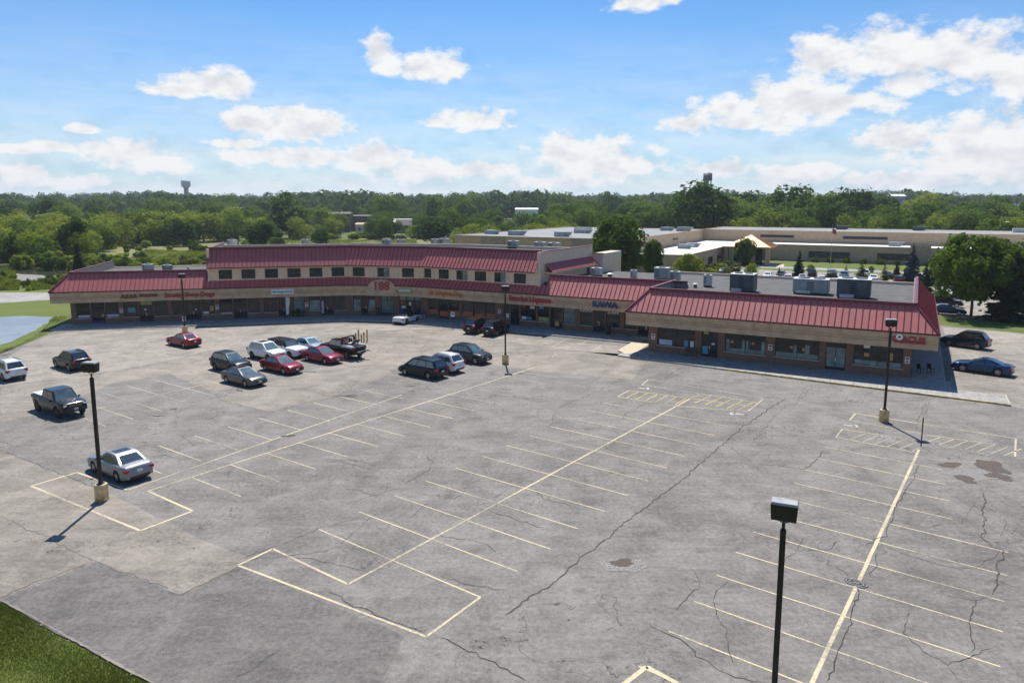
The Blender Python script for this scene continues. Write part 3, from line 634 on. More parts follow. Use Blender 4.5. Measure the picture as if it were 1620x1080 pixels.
# caps, gutters and hips
z2 = ZR+.05
def cap(p, q, z=z2, w=.34, h=.3): m = MB(); bar(m, (*p, z), (*q, z), w, h); m.build('ridge_cap', 'ridge_cap', mall)
cap(rL, main.pt(sU0-.3, DR+.04)); cap(rL, main.pt(.25, -20)); cap(main.pt(sU3, DR+.04), main.pt(sW+5.5, DR+.04)); cap(wl2, wr2); cap(wr2, wing_right.pt(WD, DR+.04)); cap(wl2, wing_left.pt(3.0, DR))
for e_, r_ in ((eL, rL), (wl, wl2), (wr, wr2)): m = MB(); bar(m, (*e_, ZE+.06), (*r_, ZR+.06), .22, .10); m.build('hip_cap', 'ridge_cap', mall)
m = MB()
wbox(m, main, -1.9, sEND, DE+.04, DE+.13, ZE-.10, ZE+.06); wbox(m, wing_front, -DE-.03, 26.4+DE+.1, DE+.045, DE+.13, ZE-.10, ZE+.06); wbox(m, wing_right, -DE+.04, WD, DE+.05, DE+.14, ZE-.095, ZE+.055); wbox(m, wing_left, 3.9, 13+DE, DE+.03, DE+.12, ZE-.095, ZE+.055)
m.build('gutter', 'roof_trim', mall)
# flat decks and parapet backs
m = MB(); SS = [0.3]+[main.L0+main.La*k/8 for k in range(9)]+[sEND-6]
m.sheet([main.pt(s, -.3) for s in SS]+[main.pt(s, -20) for s in (sEND-6, main.L0+main.La, main.L0+main.La*.5, main.L0, .3)], 6.25); m.build('roof_deck', 'gravel_roof', mall)
m = MB(); m.sheet([wing_front.pt(.2, -.3), wing_front.pt(26.2, -.3), wing_front.pt(26.2, -WD), wing_front.pt(-8, -WD), wing_front.pt(-8, -13), wing_front.pt(.2, -13)], 6.252); m.build('roof_deck', 'gravel_roof', mall)
m = MB()
wbox(m, main, .2, sU0, -.25, .0, 4.9, ZR); wbox(m, main, sU3, sW+5.5, -.25, .0, 4.9, ZR); wbox(m, wing_front, .0, 26.4, -.25, .0, 4.9, ZR-.002); wbox(m, wing_right, .26, WD, -.25, .0, 4.9, ZR-.004); wbox(m, wing_left, 3.0, 12.99, -.25, .0, 4.9, ZR-.004)
m.prism([main.pt(.2, -.26), main.pt(.45, -.26), main.pt(.45, -20), main.pt(.2, -20)], 4.9, ZR-.003)
m.build('parapet', 'parapet_back', mall)

# ---- storefront: piers, bulkheads, windows, doors
def storefront(run, s_first, s_last, bays, wall_mat='brick'):
    """bays: (kind, px0, px1, options); walls fill what is left"""
    cur = s_first
    def solid(nm, s0, s1, d0, d1, z0, z1): q = MB(); wbox(q, run, s0, s1, d0, d1, z0, z1); q.build(nm, wall_mat, mall)
    for kind, a, b, opt in bays:
        s0, s1 = run.s_at(a, 1.6), run.s_at(b, 1.6)
        if s0 > cur+.03: solid('pier', cur, s0, -.35, .06 if s0-cur < 1.6 else .02, 0, ZS+.2)
        cur = max(cur, s1)
        sill = opt.get('sill', .85); fr = opt.get('frame', 'dark_frame'); gl = opt.get('glass', 'shop_glass'); n = opt.get('n', 1); tr = opt.get('transom', 2.45)
        m = MB(); y0, y1 = -.10, -.02
        base = sill if kind == 'W' else .15
        if kind == 'W': solid('bulkhead', s0, s1, -.30, -.01, 0, sill-.06)
        for k in range(n+1): c = s0+.04+(s1-s0-.08)*k/n; wbox(m, run, c-.035, c+.035, y0, y1, base, ZS+.02)
        for zz in ([base+.03, tr, ZS-.03] if tr else [base+.03, ZS-.03]): wbox(m, run, s0+.08, s1-.08, y0+.005, y1-.005, zz-.035, zz+.035)
        w = m.build('window' if kind == 'W' else 'door', fr, mall)
        for k in range(n):
            e0, e1 = s0+.075+(s1-s0-.15)*k/n, s0+.075+(s1-s0-.15)*(k+1)/n
            for za, zb, nm in (((base+.03, tr, 'pane'), (tr, ZS-.02, 'transom_pane')) if tr else ((base+.03, ZS-.02, 'pane'),)):
                p = MB(); wbox(p, run, e0, e1, -.075, -.055, za, zb); p.build(nm, opt.get('lite', gl) if nm == 'transom_pane' else gl, w)
        if kind == 'W': p = MB(); wbox(p, run, s0-.06, s1+.06, -.02, .10, sill-.07, sill+.02); p.build('sill', 'sill_stone', w)
        else:
            p = MB(); wbox(p, run, (s0+s1)/2-.03 if n > 1 else s1-.30, (s0+s1)/2+.03 if n > 1 else s1-.24, -.02, .05, 1.0, 1.35); p.build('handle', 'chrome', w)
            p = MB(); wbox(p, run, s0+.06, s1-.06, -.05, -.03, base+.02, base+.28); p.build('kick_plate', fr, w)
        for (f0, f1, z0, z1, mt) in opt.get('post', ()):
            p = MB(); wbox(p, run, s0+(s1-s0)*f0, s0+(s1-s0)*f1, -.05, -.035, z0, z1); p.build('poster', mt, w)
    if s_last > cur: solid('pier', cur, s_last, -.35, .06, 0, ZS+.2)
P = lambda **k: k
ORA = [(0, 1, .85, 1.35, 'orange_panel')]
storefront(main, 0, main.L-9.4, [
 ('W',121,143,P(post=[(.1,.95,.95,1.3,'poster_lilac')])), ('D',145,166,P(frame='purple_frame')), ('W',168,188,P(post=[(.05,.95,.95,1.3,'poster_lilac')])), ('W',196,219,P(post=[(.28,.78,1.5,2.15,'poster_blue')])),
 ('D',221,243,P(n=2,post=[(.08,.9,2.5,3.2,'poster_green'),(.35,.5,1.7,2.0,'poster_white')])), ('W',245,266,P()), ('W',273,291,P()), ('D',294,318,P(n=2,post=[(.62,.72,1.5,1.7,'poster_white')])), ('W',320,340,P(post=[(.05,.5,.95,1.25,'poster_white'),(.6,.9,1.3,2.1,'poster_gold')])),
 ('W',348,368,P(post=[(.02,.98,.92,1.02,'poster_white')])), ('D',370,391,P(n=2)), ('W',393,411,P(glass='shop_glass')), ('W',418,439,P(post=[(.3,.6,2.0,2.2,'poster_red')])), ('D',441,452,P()), ('W',464,482,P(glass='teal_glass',sill=.5)),
 ('W',489,507,P(glass='blind_glass',lite='shop_glass')), ('D',508,528,P(n=2,post=[(.02,.2,.2,2.3,'poster_lilac')])), ('W',529,546,P()), ('W',559,571,P(glass='blind_glass',lite='shop_glass')), ('D',572,582,P()), ('W',582.5,594,P(glass='blind_glass',lite='shop_glass')),
 ('D',603,623,P(n=2,glass='teal_glass')), ('W',632,643,P(sill=.3,lite='blind_glass',post=[(.25,.75,1.8,2.3,'poster_red'),(.3,.85,1.2,1.6,'poster_white')])), ('D',643.5,655,P(lite='blind_glass',post=[(.3,.6,1.7,2.2,'poster_white')])), ('W',655.5,667,P(sill=.3,lite='blind_glass')),
 ('W',678,693,P(post=ORA)), ('D',694,709,P(post=[(.1,.95,.2,1.2,'orange_panel')],frame='dark_frame')), ('W',710,727,P(post=ORA)), ('W',731,748,P(post=ORA)), ('D',749,767,P(post=[(.1,.95,.2,1.2,'orange_panel')])), ('W',768,784,P(post=ORA)),
 ('W',797,806,P(post=[(.1,.9,1.0,1.6,'poster_white')])), ('D',808,822,P(n=2)), ('W',824,848,P(n=2,post=[(.05,.35,1.0,1.4,'poster_white'),(.4,.7,1.0,1.35,'poster_blue'),(.1,.3,2.6,3.0,'poster_red'),(.6,.9,2.55,2.9,'poster_white')])), ('W',851,869,P(post=[(.05,.95,.95,1.5,'poster_green'),(.1,.5,2.6,3.1,'poster_blue')])), ('D',871,890,P(post=[(.35,.7,.3,1.1,'poster_gold')])), ('W',891,910,P(glass='teal_glass',lite='blind_glass')),
 ('W',918,937,P()), ('D',939,957,P(n=2,post=[(.3,.55,1.4,1.5,'poster_white')])), ('W',959,981,P()), ('W',988,1008,P()), ('D',1010,1026,P())])
storefront(wing_front, 0, 26.4, [
 ('W',1040,1099,P(n=2,sill=.9,post=[(.05,.4,1.0,1.6,'poster_lilac'),(.72,.82,1.0,1.7,'poster_blue'),(.88,.97,1.0,1.7,'poster_white')])), ('D',1110,1136,P(n=2,post=[(.05,.4,.4,1.3,'poster_blue'),(.1,.4,2.6,3.1,'poster_green'),(.6,.8,1.5,1.7,'poster_white')])),
 ('W',1147,1211,P(n=2,sill=.9,glass='shop_glass',post=[(.02,.98,.95,1.35,'blind_glass'),(.03,.11,1.35,2.3,'blind_glass'),(.42,.5,1.35,2.3,'blind_glass'),(.53,.58,1.35,2.3,'blind_glass'),(.9,.98,1.35,2.3,'blind_glass'),(.14,.2,1.9,2.2,'poster_gold'),(.66,.72,1.95,2.2,'poster_gold')])),
 ('W',1226,1296,P(n=2,sill=.9,post=[(.02,.98,.95,1.45,'blind_glass'),(.42,.5,1.45,2.3,'blind_glass'),(.68,.78,1.45,2.4,'blind_glass'),(.34,.4,1.9,2.15,'poster_gold'),(.62,.67,1.75,2.05,'poster_gold')])),
 ('D',1306,1338,P(n=2,glass='blind_glass',lite='shop_glass')), ('W',1350,1428,P(n=2,sill=.9,post=[(.02,.98,.95,1.4,'blind_glass'),(.2,.33,2.65,3.0,'poster_white'),(.22,.32,1.8,2.15,'poster_gold'),(.72,.8,1.6,2.35,'poster_gold')]))])
m = MB()
wbox(m, wing_right, .07, WD, -.35, 0, 0, ZS+.2); wbox(m, wing_left, 0, 12.93, -.35, 0, 0, ZS+.2); m.build('side_wall', 'brick', mall)
m = MB(); m.prism([main.pt(0, -.36), main.pt(.35, -.36), main.pt(.35, -20), main.pt(0, -20)], 0, 6.2); m.prism([main.pt(0, -20), main.pt(0, -20.4), main.pt(main.L0, -20.4), main.pt(main.L0+main.La, -20.4), main.pt(main.L0+main.La, -20), main.pt(main.L0, -20)], 0, 6.4)
b0 = wing_front.pt(26.4, -WD); m.prism([b0, wing_front.pt(26.4, -WD-.3), wing_front.pt(-9, -WD-.3), wing_front.pt(-9, -WD)], 0, 6.6); m.build('rear_wall', 'stucco', mall)

# ---- upper storey (three facets)
facets = []
for a, b in zip(UPPER, UPPER[1:]):
    ang = math.atan2((b-a).y, (b-a).x); facets.append(Straight(a, ang, (b-a).length))
def offset_poly(pts, d):
    """polyline moved d metres backwards, mitred"""
    out = []
    for i, p in enumerate(pts):
        n = Vector((0, 0))
        if i > 0: e = (p-pts[i-1]).normalized(); n += Vector((-e.y, e.x))
        if i < len(pts)-1: e = (pts[i+1]-p).normalized(); n += Vector((-e.y, e.x))
        n.normalize(); k = 1
        if 0 < i < len(pts)-1: e = (p-pts[i-1]).normalized(); k = 1/max(.3, n.dot(Vector((-e.y, e.x))))
        out.append(p+n*(d*k))
    return out
ZU0, ZU1, ZU2 = 5.75, 7.72, 10.4
uw = offset_poly(UPPER, 1.05); ub = offset_poly(UPPER, 16.0); ur = offset_poly(UPPER, 2.0)
wpx = [(346,367),(382,404),(419,440),(454.6,475.6),(489.6,510),(524.4,544.7),(558,577),(597,616),(636,655),(666.5,682),(694,710),(722,739.5),(751,769),(782,800),(813,832)]
uruns = [Straight(a, math.atan2((b-a).y, (b-a).x), (b-a).length) for a, b in zip(uw, uw[1:])]
# pent roof under the upper storey: from the curved fascia up to the upper wall
def to_wall(p, n):
    best = None
    for a, b in zip(uw, uw[1:]):
        d = b-a; den = n.x*d.y-n.y*d.x
        if abs(den) < 1e-6: continue
        t = ((a.x-p.x)*d.y-(a.y-p.y)*d.x)/den; k = ((a.x-p.x)*n.y-(a.y-p.y)*n.x)/den
        if -.05 <= k <= 1.05 and t > 0 and (best is None or t < best): best = t
    return p+n*((best if best is not None else 1.0)+.12)
S = [sU0-.3+(sU3+.3-sU0)*k/78 for k in range(79)]; m = MB()
for a, b in zip(S, S[1:]):
    e0, e1 = main.pt(a, DE+.03), main.pt(b, DE+.03); na = -Vector((math.sin(main.th(a)), -math.cos(main.th(a)))); nb = -Vector((math.sin(main.th(b)), -math.cos(main.th(b)))); r0, r1 = to_wall(e0, na), to_wall(e1, nb); zt_ = 6.02
    m.face([(*e0, ZE+.02), (*e1, ZE+.02), (*r1, zt_), (*r0, zt_)])
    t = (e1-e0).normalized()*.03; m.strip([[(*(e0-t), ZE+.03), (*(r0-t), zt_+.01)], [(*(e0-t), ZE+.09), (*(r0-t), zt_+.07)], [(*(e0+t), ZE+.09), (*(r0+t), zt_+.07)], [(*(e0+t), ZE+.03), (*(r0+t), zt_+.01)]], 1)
tag(m.build('pent_roof', ['roof_red', 'roof_seam_shade'], mall), kind='stuff')
# closing slopes where the pent meets the taller single-storey roofs at both ends
wall = MB()
for fi, run in enumerate(uruns):
    x0, x1 = (0, 548, 665)[fi], (548, 665, 2000)[fi]; cur = 0.02 if fi else -.35; end = run.L-.02 if fi < 2 else run.L+.35
    if fi == 0: cur = .1
    for a, b in wpx:
        if not (x0 <= (a+b)/2 < x1): continue
        s0, s1 = run.s_at(a, 6.7), run.s_at(b, 6.7); wbox(wall, run, cur, s0, -.3, 0, ZU0-.2, ZU1-.1); wbox(wall, run, s0, s1, -.3, -.002, 7.42, ZU1-.1); wbox(wall, run, s0, s1, -.3, -.002, ZU0-.2, 6.06); cur = s1
        m = MB(); zs = 6.06
        for k in range(3): c = s0+.035+(s1-s0-.07)*k/2; wbox(m, run, c-.03, c+.03, -.14, -.05, zs, 7.42)
        for zz in (zs+.03, 6.72, 7.39): wbox(m, run, s0+.065, s1-.065, -.135, -.055, zz-.03, zz+.03)
        w = m.build('window', 'dark_frame', mall)
        for k in range(2):
            for za, zb in ((zs+.06, 6.69), (6.75, 7.36)):
                p = MB(); wbox(p, run, s0+.065+(s1-s0-.13)*k/2+.01, s0+.065+(s1-s0-.13)*(k+1)/2-.01, -.11, -.09, za, zb); p.build('pane', 'blind_glass' if (int(a)*7+k) % 5 == 0 and a > 550 else 'upper_glass', w)
    wbox(wall, run, cur, end, -.3, 0, ZU0-.2, ZU1-.1)
wall.build('upper_wall', 'stucco', mall)
# soffit, fascia edge, roof slope, caps
m = MB()
for i in range(3):
    a, b = UPPER[i], UPPER[i+1]; n = facets[i].n
    q = [UPPER[i], UPPER[i+1], uw[i+1], uw[i]]; m.prism([tuple(x) for x in q], ZU1-.12, ZU1+.02)
m.build('soffit', 'stucco', mall)
single_roof = (False, False, True)
for i in range(3): roof_slope(UPPER[i]-Vector((0,0)), UPPER[i+1], ur[i], ur[i+1], ZU1+.05, ZU2, single_roof[i])
for i in range(3): m = MB(); bar(m, (*ur[i], ZU2+.06), (*ur[i+1], ZU2+.06), .42, .34); m.build('ridge_cap', 'ridge_cap', mall)
m = MB()
for i in range(3): n = facets[i].n*.05; bar(m, (*(UPPER[i]+n), ZU1+.03), (*(UPPER[i+1]+n), ZU1+.03), .10, .16)
m.build('gutter', 'roof_trim', mall)
# block behind: deck, side walls
us = offset_poly(UPPER, 18.5)
m = MB(); ins = offset_poly(UPPER, 2.2); m.sheet([tuple(p) for p in ins]+[tuple(p) for p in us[::-1]], 9.55); m.build('roof_deck', 'gravel_roof', mall)
m = MB()
e = (UPPER[3]-UPPER[2]).normalized(); bk = Vector((-e.y, e.x)); c = UPPER[3]
m.prism([c+bk*.95-e*.1, c+bk*.95+e*.25, c+bk*19+e*.25, c+bk*19-e*.1], 4.9, ZU2+.0)                      # right end wall with parapet
m.prism([c+e*.02, c+bk*2.0+e*.02, c+bk*2.0-e*.2, c-e*.2], ZU1-.08, ZU1+.02)
m.face([(*(c+e*.03), ZU1), (*(c+bk*2.0+e*.03), ZU1), (*(c+bk*2.0+e*.03), ZU2-.05)])
e0 = (UPPER[1]-UPPER[0]).normalized(); bk0 = Vector((-e0.y, e0.x)); c0_ = UPPER[0]
m.prism([c0_+bk0*1.0-e0*.05, c0_+bk0*1.0+e0*.25, c0_+bk0*19+e0*.25, c0_+bk0*19-e0*.05], 4.9, ZU2); m.face([(*(c0_-e0*.0), ZU1), (*(c0_+bk0*2.0), ZU1), (*(c0_+bk0*2.0), ZU2-.05)])
m.prism([us[0], us[1], us[2], us[3], us[3]+bk*.4, us[2]+bk*.4, us[1]+bk*.4, us[0]+bk*.4], 4, ZU2-.4)
q = c+bk*19; m.prism([q+e*.2, q+e*2.0-bk*.0, q+e*2.0+bk*8, q+e*.2+bk*8], 0, 9.2)                            # stair block at the back
m.build('upper_side_wall', 'stucco', mall)
m = MB(); bar(m, (*(c+bk*2.2+e*.1), ZU2+.04), (*(c+bk*19+e*.1), ZU2+.04), .5, .09); bar(m, (*(q+e*.2), 9.24), (*(q+e*2.1), 9.24), .5, .09); bar(m, (*(c0_+bk0*2+e0*.1), ZU2+.04), (*(c0_+bk0*19+e0*.1), ZU2+.04), .45, .09); m.build('coping', 'roof_trim', mall)
# side pent strip over the right end wall, and its window
p0, p1 = c+bk*2.6+e*.26, c+bk*18.6+e*.26
roof_slope(p0+e*1.15, p1+e*1.15, p0, p1, 7.65, 8.75, False, .55)
m = MB(); m.prism([p0, p0+e*1.1, p1+e*1.1, p1], 7.45, 7.63); m.build('soffit', 'stucco', mall)
m = MB(); m.prism([p1-bk*1.6+e*.01, p1-bk*.8+e*.01, p1-bk*.8+e*.06, p1-bk*1.6+e*.06], 5.6, 7.1); m.build('window', 'dark_frame', mall)
# left gable of the single-storey part meeting the upper block is closed by the block's own wall

# ---- lettering and signs on the fascia
def sign(txt, run, px, z, size, mat, d=DE-.06, depth=.05, label=None, bold=.02, sx=1.0):
    s = run.s_at(px, z, d); p = run.pt(s, d+depth+.02); o = obj('sign_lettering', text_mesh(txt, size, depth, mat, 'sign_lettering', bold), mall)
    o.location = (p.x, p.y, z); o.rotation_euler = (math.pi/2, 0, run.th(s)); o.scale = (sx, 1, 1)
    if label: o['label'] = label
    return o
def panel(run, a, b, z0, z1, mat, d=DE-.02, name='sign_panel'):
    s0, s1 = run.s_at(a, (z0+z1)/2, d), run.s_at(b, (z0+z1)/2, d); m = MB(); wbox(m, run, s0, s1, d, d+.14, z0, z1); return m.build(name, mat, mall)
sign('AZAR', main, 204, 4.02, .82, 'letter_dark_red', label='dark red AZAR lettering'); panel(main, 221, 249, 3.98, 4.28, 'letter_dark_red'); sign('SMOKE SHOP', main, 235, 4.13, .26, 'letter_orange', d=DE+.12, bold=0)
sign('Smoky Shop Dogs', main, 300, 4.05, .92, 'letter_red', bold=.025, label='red script lettering', sx=.98)
panel(main, 429, 465, 3.78, 4.48, 'poster_white'); sign('Hair Design & Color', main, 447, 4.13, .40, 'poster_blue', d=DE+.13, bold=.01, sx=.86)
panel(main, 630, 652, 3.9, 4.5, 'poster_green'); sign('SALON & SPA', main, 641, 4.2, .30, 'letter_white', d=DE+.13)
sign('El Tropical Day', main, 705, 4.12, .92, 'letter_orange', bold=.03, sx=.95)
sign('Snacks Liquors', main, 838, 4.12, 1.05, 'letter_red', bold=.045, label='red Snacks Liquors lettering')
sign('KAWA', main, 957, 4.1, 1.05, 'letter_blue', bold=.06, label='dark blue KAWA lettering', sx=1.05)
sign('KAWA', main, 928, 2.86, .62, 'letter_white', d=-.03, depth=.01); sign('SUSHI', main, 970, 2.86, .62, 'letter_white', d=-.03, depth=.01)
sign('CIRCUS', wing_front, 1437.5, 4.13, .92, 'letter_red', bold=.05, label='red CIRCUS lettering', sx=.88)
# white roundel over the I of the last sign
s_ = wing_front.s_at(1423, 4.35, DE); p_ = wing_front.pt(s_, DE+.07); m = MB(); q_ = Vector((*p_, 4.40)); n_ = Vector((*wing_front.n, 0)); m.cyl(q_, q_+n_*.06, .30, n=20); m.cyl(q_+n_*.061, q_+n_*.075, .11, n=14, m=1); m.build('roundel', ['letter_white', 'letter_blue'], mall)
# arched sign board
s_ = main.s_at(604, 4.6, DE); m = MB(); prof = [(s_-2.9, ZS+.02), (s_+2.9, ZS+.02)]+[(s_+2.35*math.cos(t), 4.45+1.30*math.sin(t)) for t in np.linspace(0, math.pi, 17)]
f = [(*main.pt(a, DE+.16), z) for a, z in prof]; b = [(*main.pt(a, DE-.3), z) for a, z in prof]; m.face(f); m.face(b[::-1])
for i in range(len(prof)): j = (i+1) % len(prof); m.face([f[i], b[i], b[j], f[j]])
m.build('arched_sign_board', 'fascia', mall); sign('188', main, 603.5, 4.72, 1.75, 'letter_red', d=DE+.15, bold=.05, depth=.08, label='red 188 numerals on arched board')
# posted notices on the piers
for run, pxs in ((main, (192, 343.5, 485, 790)), (wing_front, (1033.5, 1218.5, 1435.5))):
    for px in pxs:
        s = run.s_at(px, 1.8, .08); m = MB(); wbox(m, run, s-.22, s+.22, .062, .085, 1.5, 2.15); o = m.build('notice', 'poster_white', mall); p = MB(); wbox(p, run, s-.16, s+.16, .086, .092, 1.88, 2.08); wbox(p, run, s-.1, s+.1, .086, .092, 1.58, 1.75); p.build('print', 'letter_red', o)

# ---- sidewalk slabs and kerbs
walk = MB(); D_ = lambda s: 5.0+.65*min(1, max(0, (s-6)/16))-.65*min(1, max(0, (s-54)/10))
KS = [-1.2]+[main.L0*k/6 for k in range(1, 6)]+[main.L0+main.La*k/14 for k in range(15)]+[main.L0+main.La+2.0+k*3 for k in range(9)]
wu = lambda p: (Vector(p[:2])-wing_front.p).dot(WU)
KS = [s for s in KS if wu(main.pt(s, 0)) < -2.6]; sK = KS[-1]
walk.sheet([main.pt(s, D_(s)-.04) for s in KS]+[main.pt(s, -.02) for s in KS[::-1]], .10)
walk.sheet([wing_front.pt(-2.2, 4.2), wing_front.pt(17, 5.7), wing_front.pt(30, 6.4), wing_front.pt(34, 6.9), wing_front.pt(34, 4.6), wing_front.pt(29.4, 4.6), wing_front.pt(29.4, -WD), wing_front.pt(26.2, -WD), wing_front.pt(26.2, -.02), wing_front.pt(.0, -.02), wing_front.pt(.0, -9), wing_front.pt(-2.2, -9)], .101)
sidewalk = tag(walk.build('sidewalk', 'concrete'), kind='structure')
def slab(pts, mat='concrete', z=.15):
    c = Vector((sum(p[0] for p in pts)/len(pts), sum(p[1] for p in pts)/len(pts))); q = [c+(Vector(p[:2])-c)*(1-.022/max(.3, (Vector(p[:2])-c).length)) for p in pts]
    m = MB(); m.prism(q, .09, z, bottom=False); return m.build('slab', mat, sidewalk)
allS = [-1.0+k*1.9 for k in range(60)]
for a, b in zip(allS, allS[1:]):
    if wu(main.pt(b, 0)) > -2.6 and wu(main.pt(b, 6)) > -2.6: break
    for f0, f1 in ((0, .34), (.34, .67), (.67, 1)):
      if wu(main.pt(b, D_(b)*f0)) < -2.3: slab([main.pt(a, D_(a)*f0-.02+.02*(f0 > 0)), main.pt(b, D_(b)*f0-.02+.02*(f0 > 0)), main.pt(b, D_(b)*f1-.16*(f1 == 1)), main.pt(a, D_(a)*f1-.16*(f1 == 1))])
WD_ = lambda s: 4.2+1.5*min(1, (s+2.2)/19.2)+max(0, s-17)*.065
for k in range(18):
    a, b = -2.2+k*2.0, -2.2+(k+1)*2.0
    for f0, f1 in ((0, .5), (.5, 1)):
        if a > 29.2 and f0 == 0: continue
        slab([wing_front.pt(a, WD_(a)*f0), wing_front.pt(b, WD_(b)*f0), wing_front.pt(b, WD_(b)*f1-.15*(f1 == 1)), wing_front.pt(a, WD_(a)*f1-.15*(f1 == 1))])
for k in range(14):
    for a, b in ((26.45, 27.9), (27.9, 29.25)): slab([wing_front.pt(a, -k*2.0), wing_front.pt(b, -k*2.0), wing_front.pt(b, -k*2.0-2.0), wing_front.pt(a, -k*2.0-2.0)])
m = MB()
for a, b in zip(allS, allS[1:]):
    if wu(main.pt(b, 5)) > -.6: break
    m.prism([main.pt(a, D_(a)), main.pt(b, D_(b)), main.pt(b, D_(b)-.15), main.pt(a, D_(a)-.15)], -.02, .156)
m.build('kerb', 'kerb_concrete', sidewalk)
m = MB()
for k in range(18): a, b = -2.2+k*2.0, -2.2+(k+1)*2.0; m.prism([wing_front.pt(a, WD_(a)), wing_front.pt(b, WD_(b)), wing_front.pt(b, WD_(b)-.14), wing_front.pt(a, WD_(a)-.14)], -.02, .156, 0 if k < 6 else 1)
m.prism([wing_front.pt(33.8, 6.75), wing_front.pt(33.95, 6.75), wing_front.pt(33.95, 3.3), wing_front.pt(33.8, 3.3)], -.02, .157); m.prism([wing_front.pt(29.25, 3.3), wing_front.pt(29.4, 3.3), wing_front.pt(29.4, -WD), wing_front.pt(29.25, -WD)], -.02, .157)
m.build('kerb', ['kerb_concrete', 'kerb_yellow'], sidewalk)
sX = min((s*.1 for s in range(400, 1000)), key=lambda s: abs(wu(main.pt(s, 5.0))+2.25)); sF = max(a for a in allS if wu(main.pt(a, 0)) < -2.3)
m = MB(); m.prism([main.pt(sF-2.5, .0), main.pt(sF-2.5, 4.85), main.pt(sX, 4.85)]+[wing_front.pt(-2.25, -9.5)], .05, .142); m.build('slab', 'concrete', sidewalk)
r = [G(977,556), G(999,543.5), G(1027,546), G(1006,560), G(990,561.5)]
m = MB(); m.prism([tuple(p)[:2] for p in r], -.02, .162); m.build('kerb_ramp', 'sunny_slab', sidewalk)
# ------------------------------------------------------------------ lamps
def lamp(loc, label, h=8.15, rz=0.0, base=True):
    t = thing('parking_lot_lamp', label, 'street lamp', loc, rz, 'lamps in the parking lot')
    m = MB(); m.cyl((0,0,-.05), (0,0,.95), .36, .35, 20); m.cyl((0,0,.95), (0,0,1.0), .35, .31, 20); m.build('concrete_base', 'lamp_base', t, True)
    m = MB(); m.box((0,0,1.02), (.34,.34,.04)); 
    for a in (45,135,225,315): m.cyl((.12*math.cos(R(a)), .12*math.sin(R(a)), 1.0), (.12*math.cos(R(a)), .12*math.sin(R(a)), 1.1), .02, n=6)
    m.build('base_plate', 'bronze', t)
    m = MB(); b = .085; m.box((0,0,1.0+(h-.95-1.0)/2), (b*2, b*2, h-.95-1.0)); m.build('pole', 'bronze', t, bev=.012)
    m = MB(); m.cyl((0,0,h-.97), (0,0,h-.72), .05, n=10)
    for s in (-1, 1): m.cyl((0,0,h-.76), (s*.30, 0, h-.60), .018, n=6)
    m.build('bracket', 'bronze', t)
    head = MB(); w, d = .78, .46
    lo, hi = h-.62, h-.12
    a = [(-w*.46,-d*.42,lo),(w*.46,-d*.42,lo),(w*.46,d*.42,lo),(-w*.46,d*.42,lo)]; b_ = [(-w*.5,-d*.5,hi),(w*.5,-d*.5,hi),(w*.5,d*.5,hi),(-w*.5,d*.5,hi)]
    head.face(a[::-1]); head.face(b_)
    for i in range(4): head.face([a[i], a[(i+1)%4], b_[(i+1)%4], b_[i]])
    hd = head.build('lamp_head', 'bronze', t)
    m = MB(); c = [(-w*.51,-d*.52,hi+.002),(w*.51,-d*.52,hi+.002),(w*.51,d*.52,hi+.002),(-w*.51,d*.52,hi+.002)]; e = [(x*.9,y*.86,hi+.07) for x,y,z in c]
    m.face(e); m.face(c[::-1])
    for i in range(4): m.face([c[i], c[(i+1)%4], e[(i+1)%4], e[i]])
    m.build('lid', 'lamp_top', hd); m = MB(); m.face([(-.3,-.14,lo-.004),(-.3,.14,lo-.004),(.3,.14,lo-.004),(.3,-.14,lo-.004)]); m.build('lens', 'lamp_lens', hd)
    return t
lamp(tuple(G(161.5, 791)), 'dark parking-lot lamp on a round tan base beside the silver sedan', 8.2, -.1)
lamp(tuple(G(799.5, 575)), 'dark parking-lot lamp on a tan base beside the small grey SUV', 8.4, 0)
lamp(tuple(G(1398, 667)), 'dark parking-lot lamp on a tan base in front of the wing', 8.2, -.25)
pn = G(1241, 806, 7.82)
lamp((pn.x, pn.y, 0), 'nearest dark parking-lot lamp, its base below the picture', 8.15, -.42)
lamp(tuple(G(293, 527)), 'farthest dark parking-lot lamp, standing behind the red sedan', 7.9, .1)

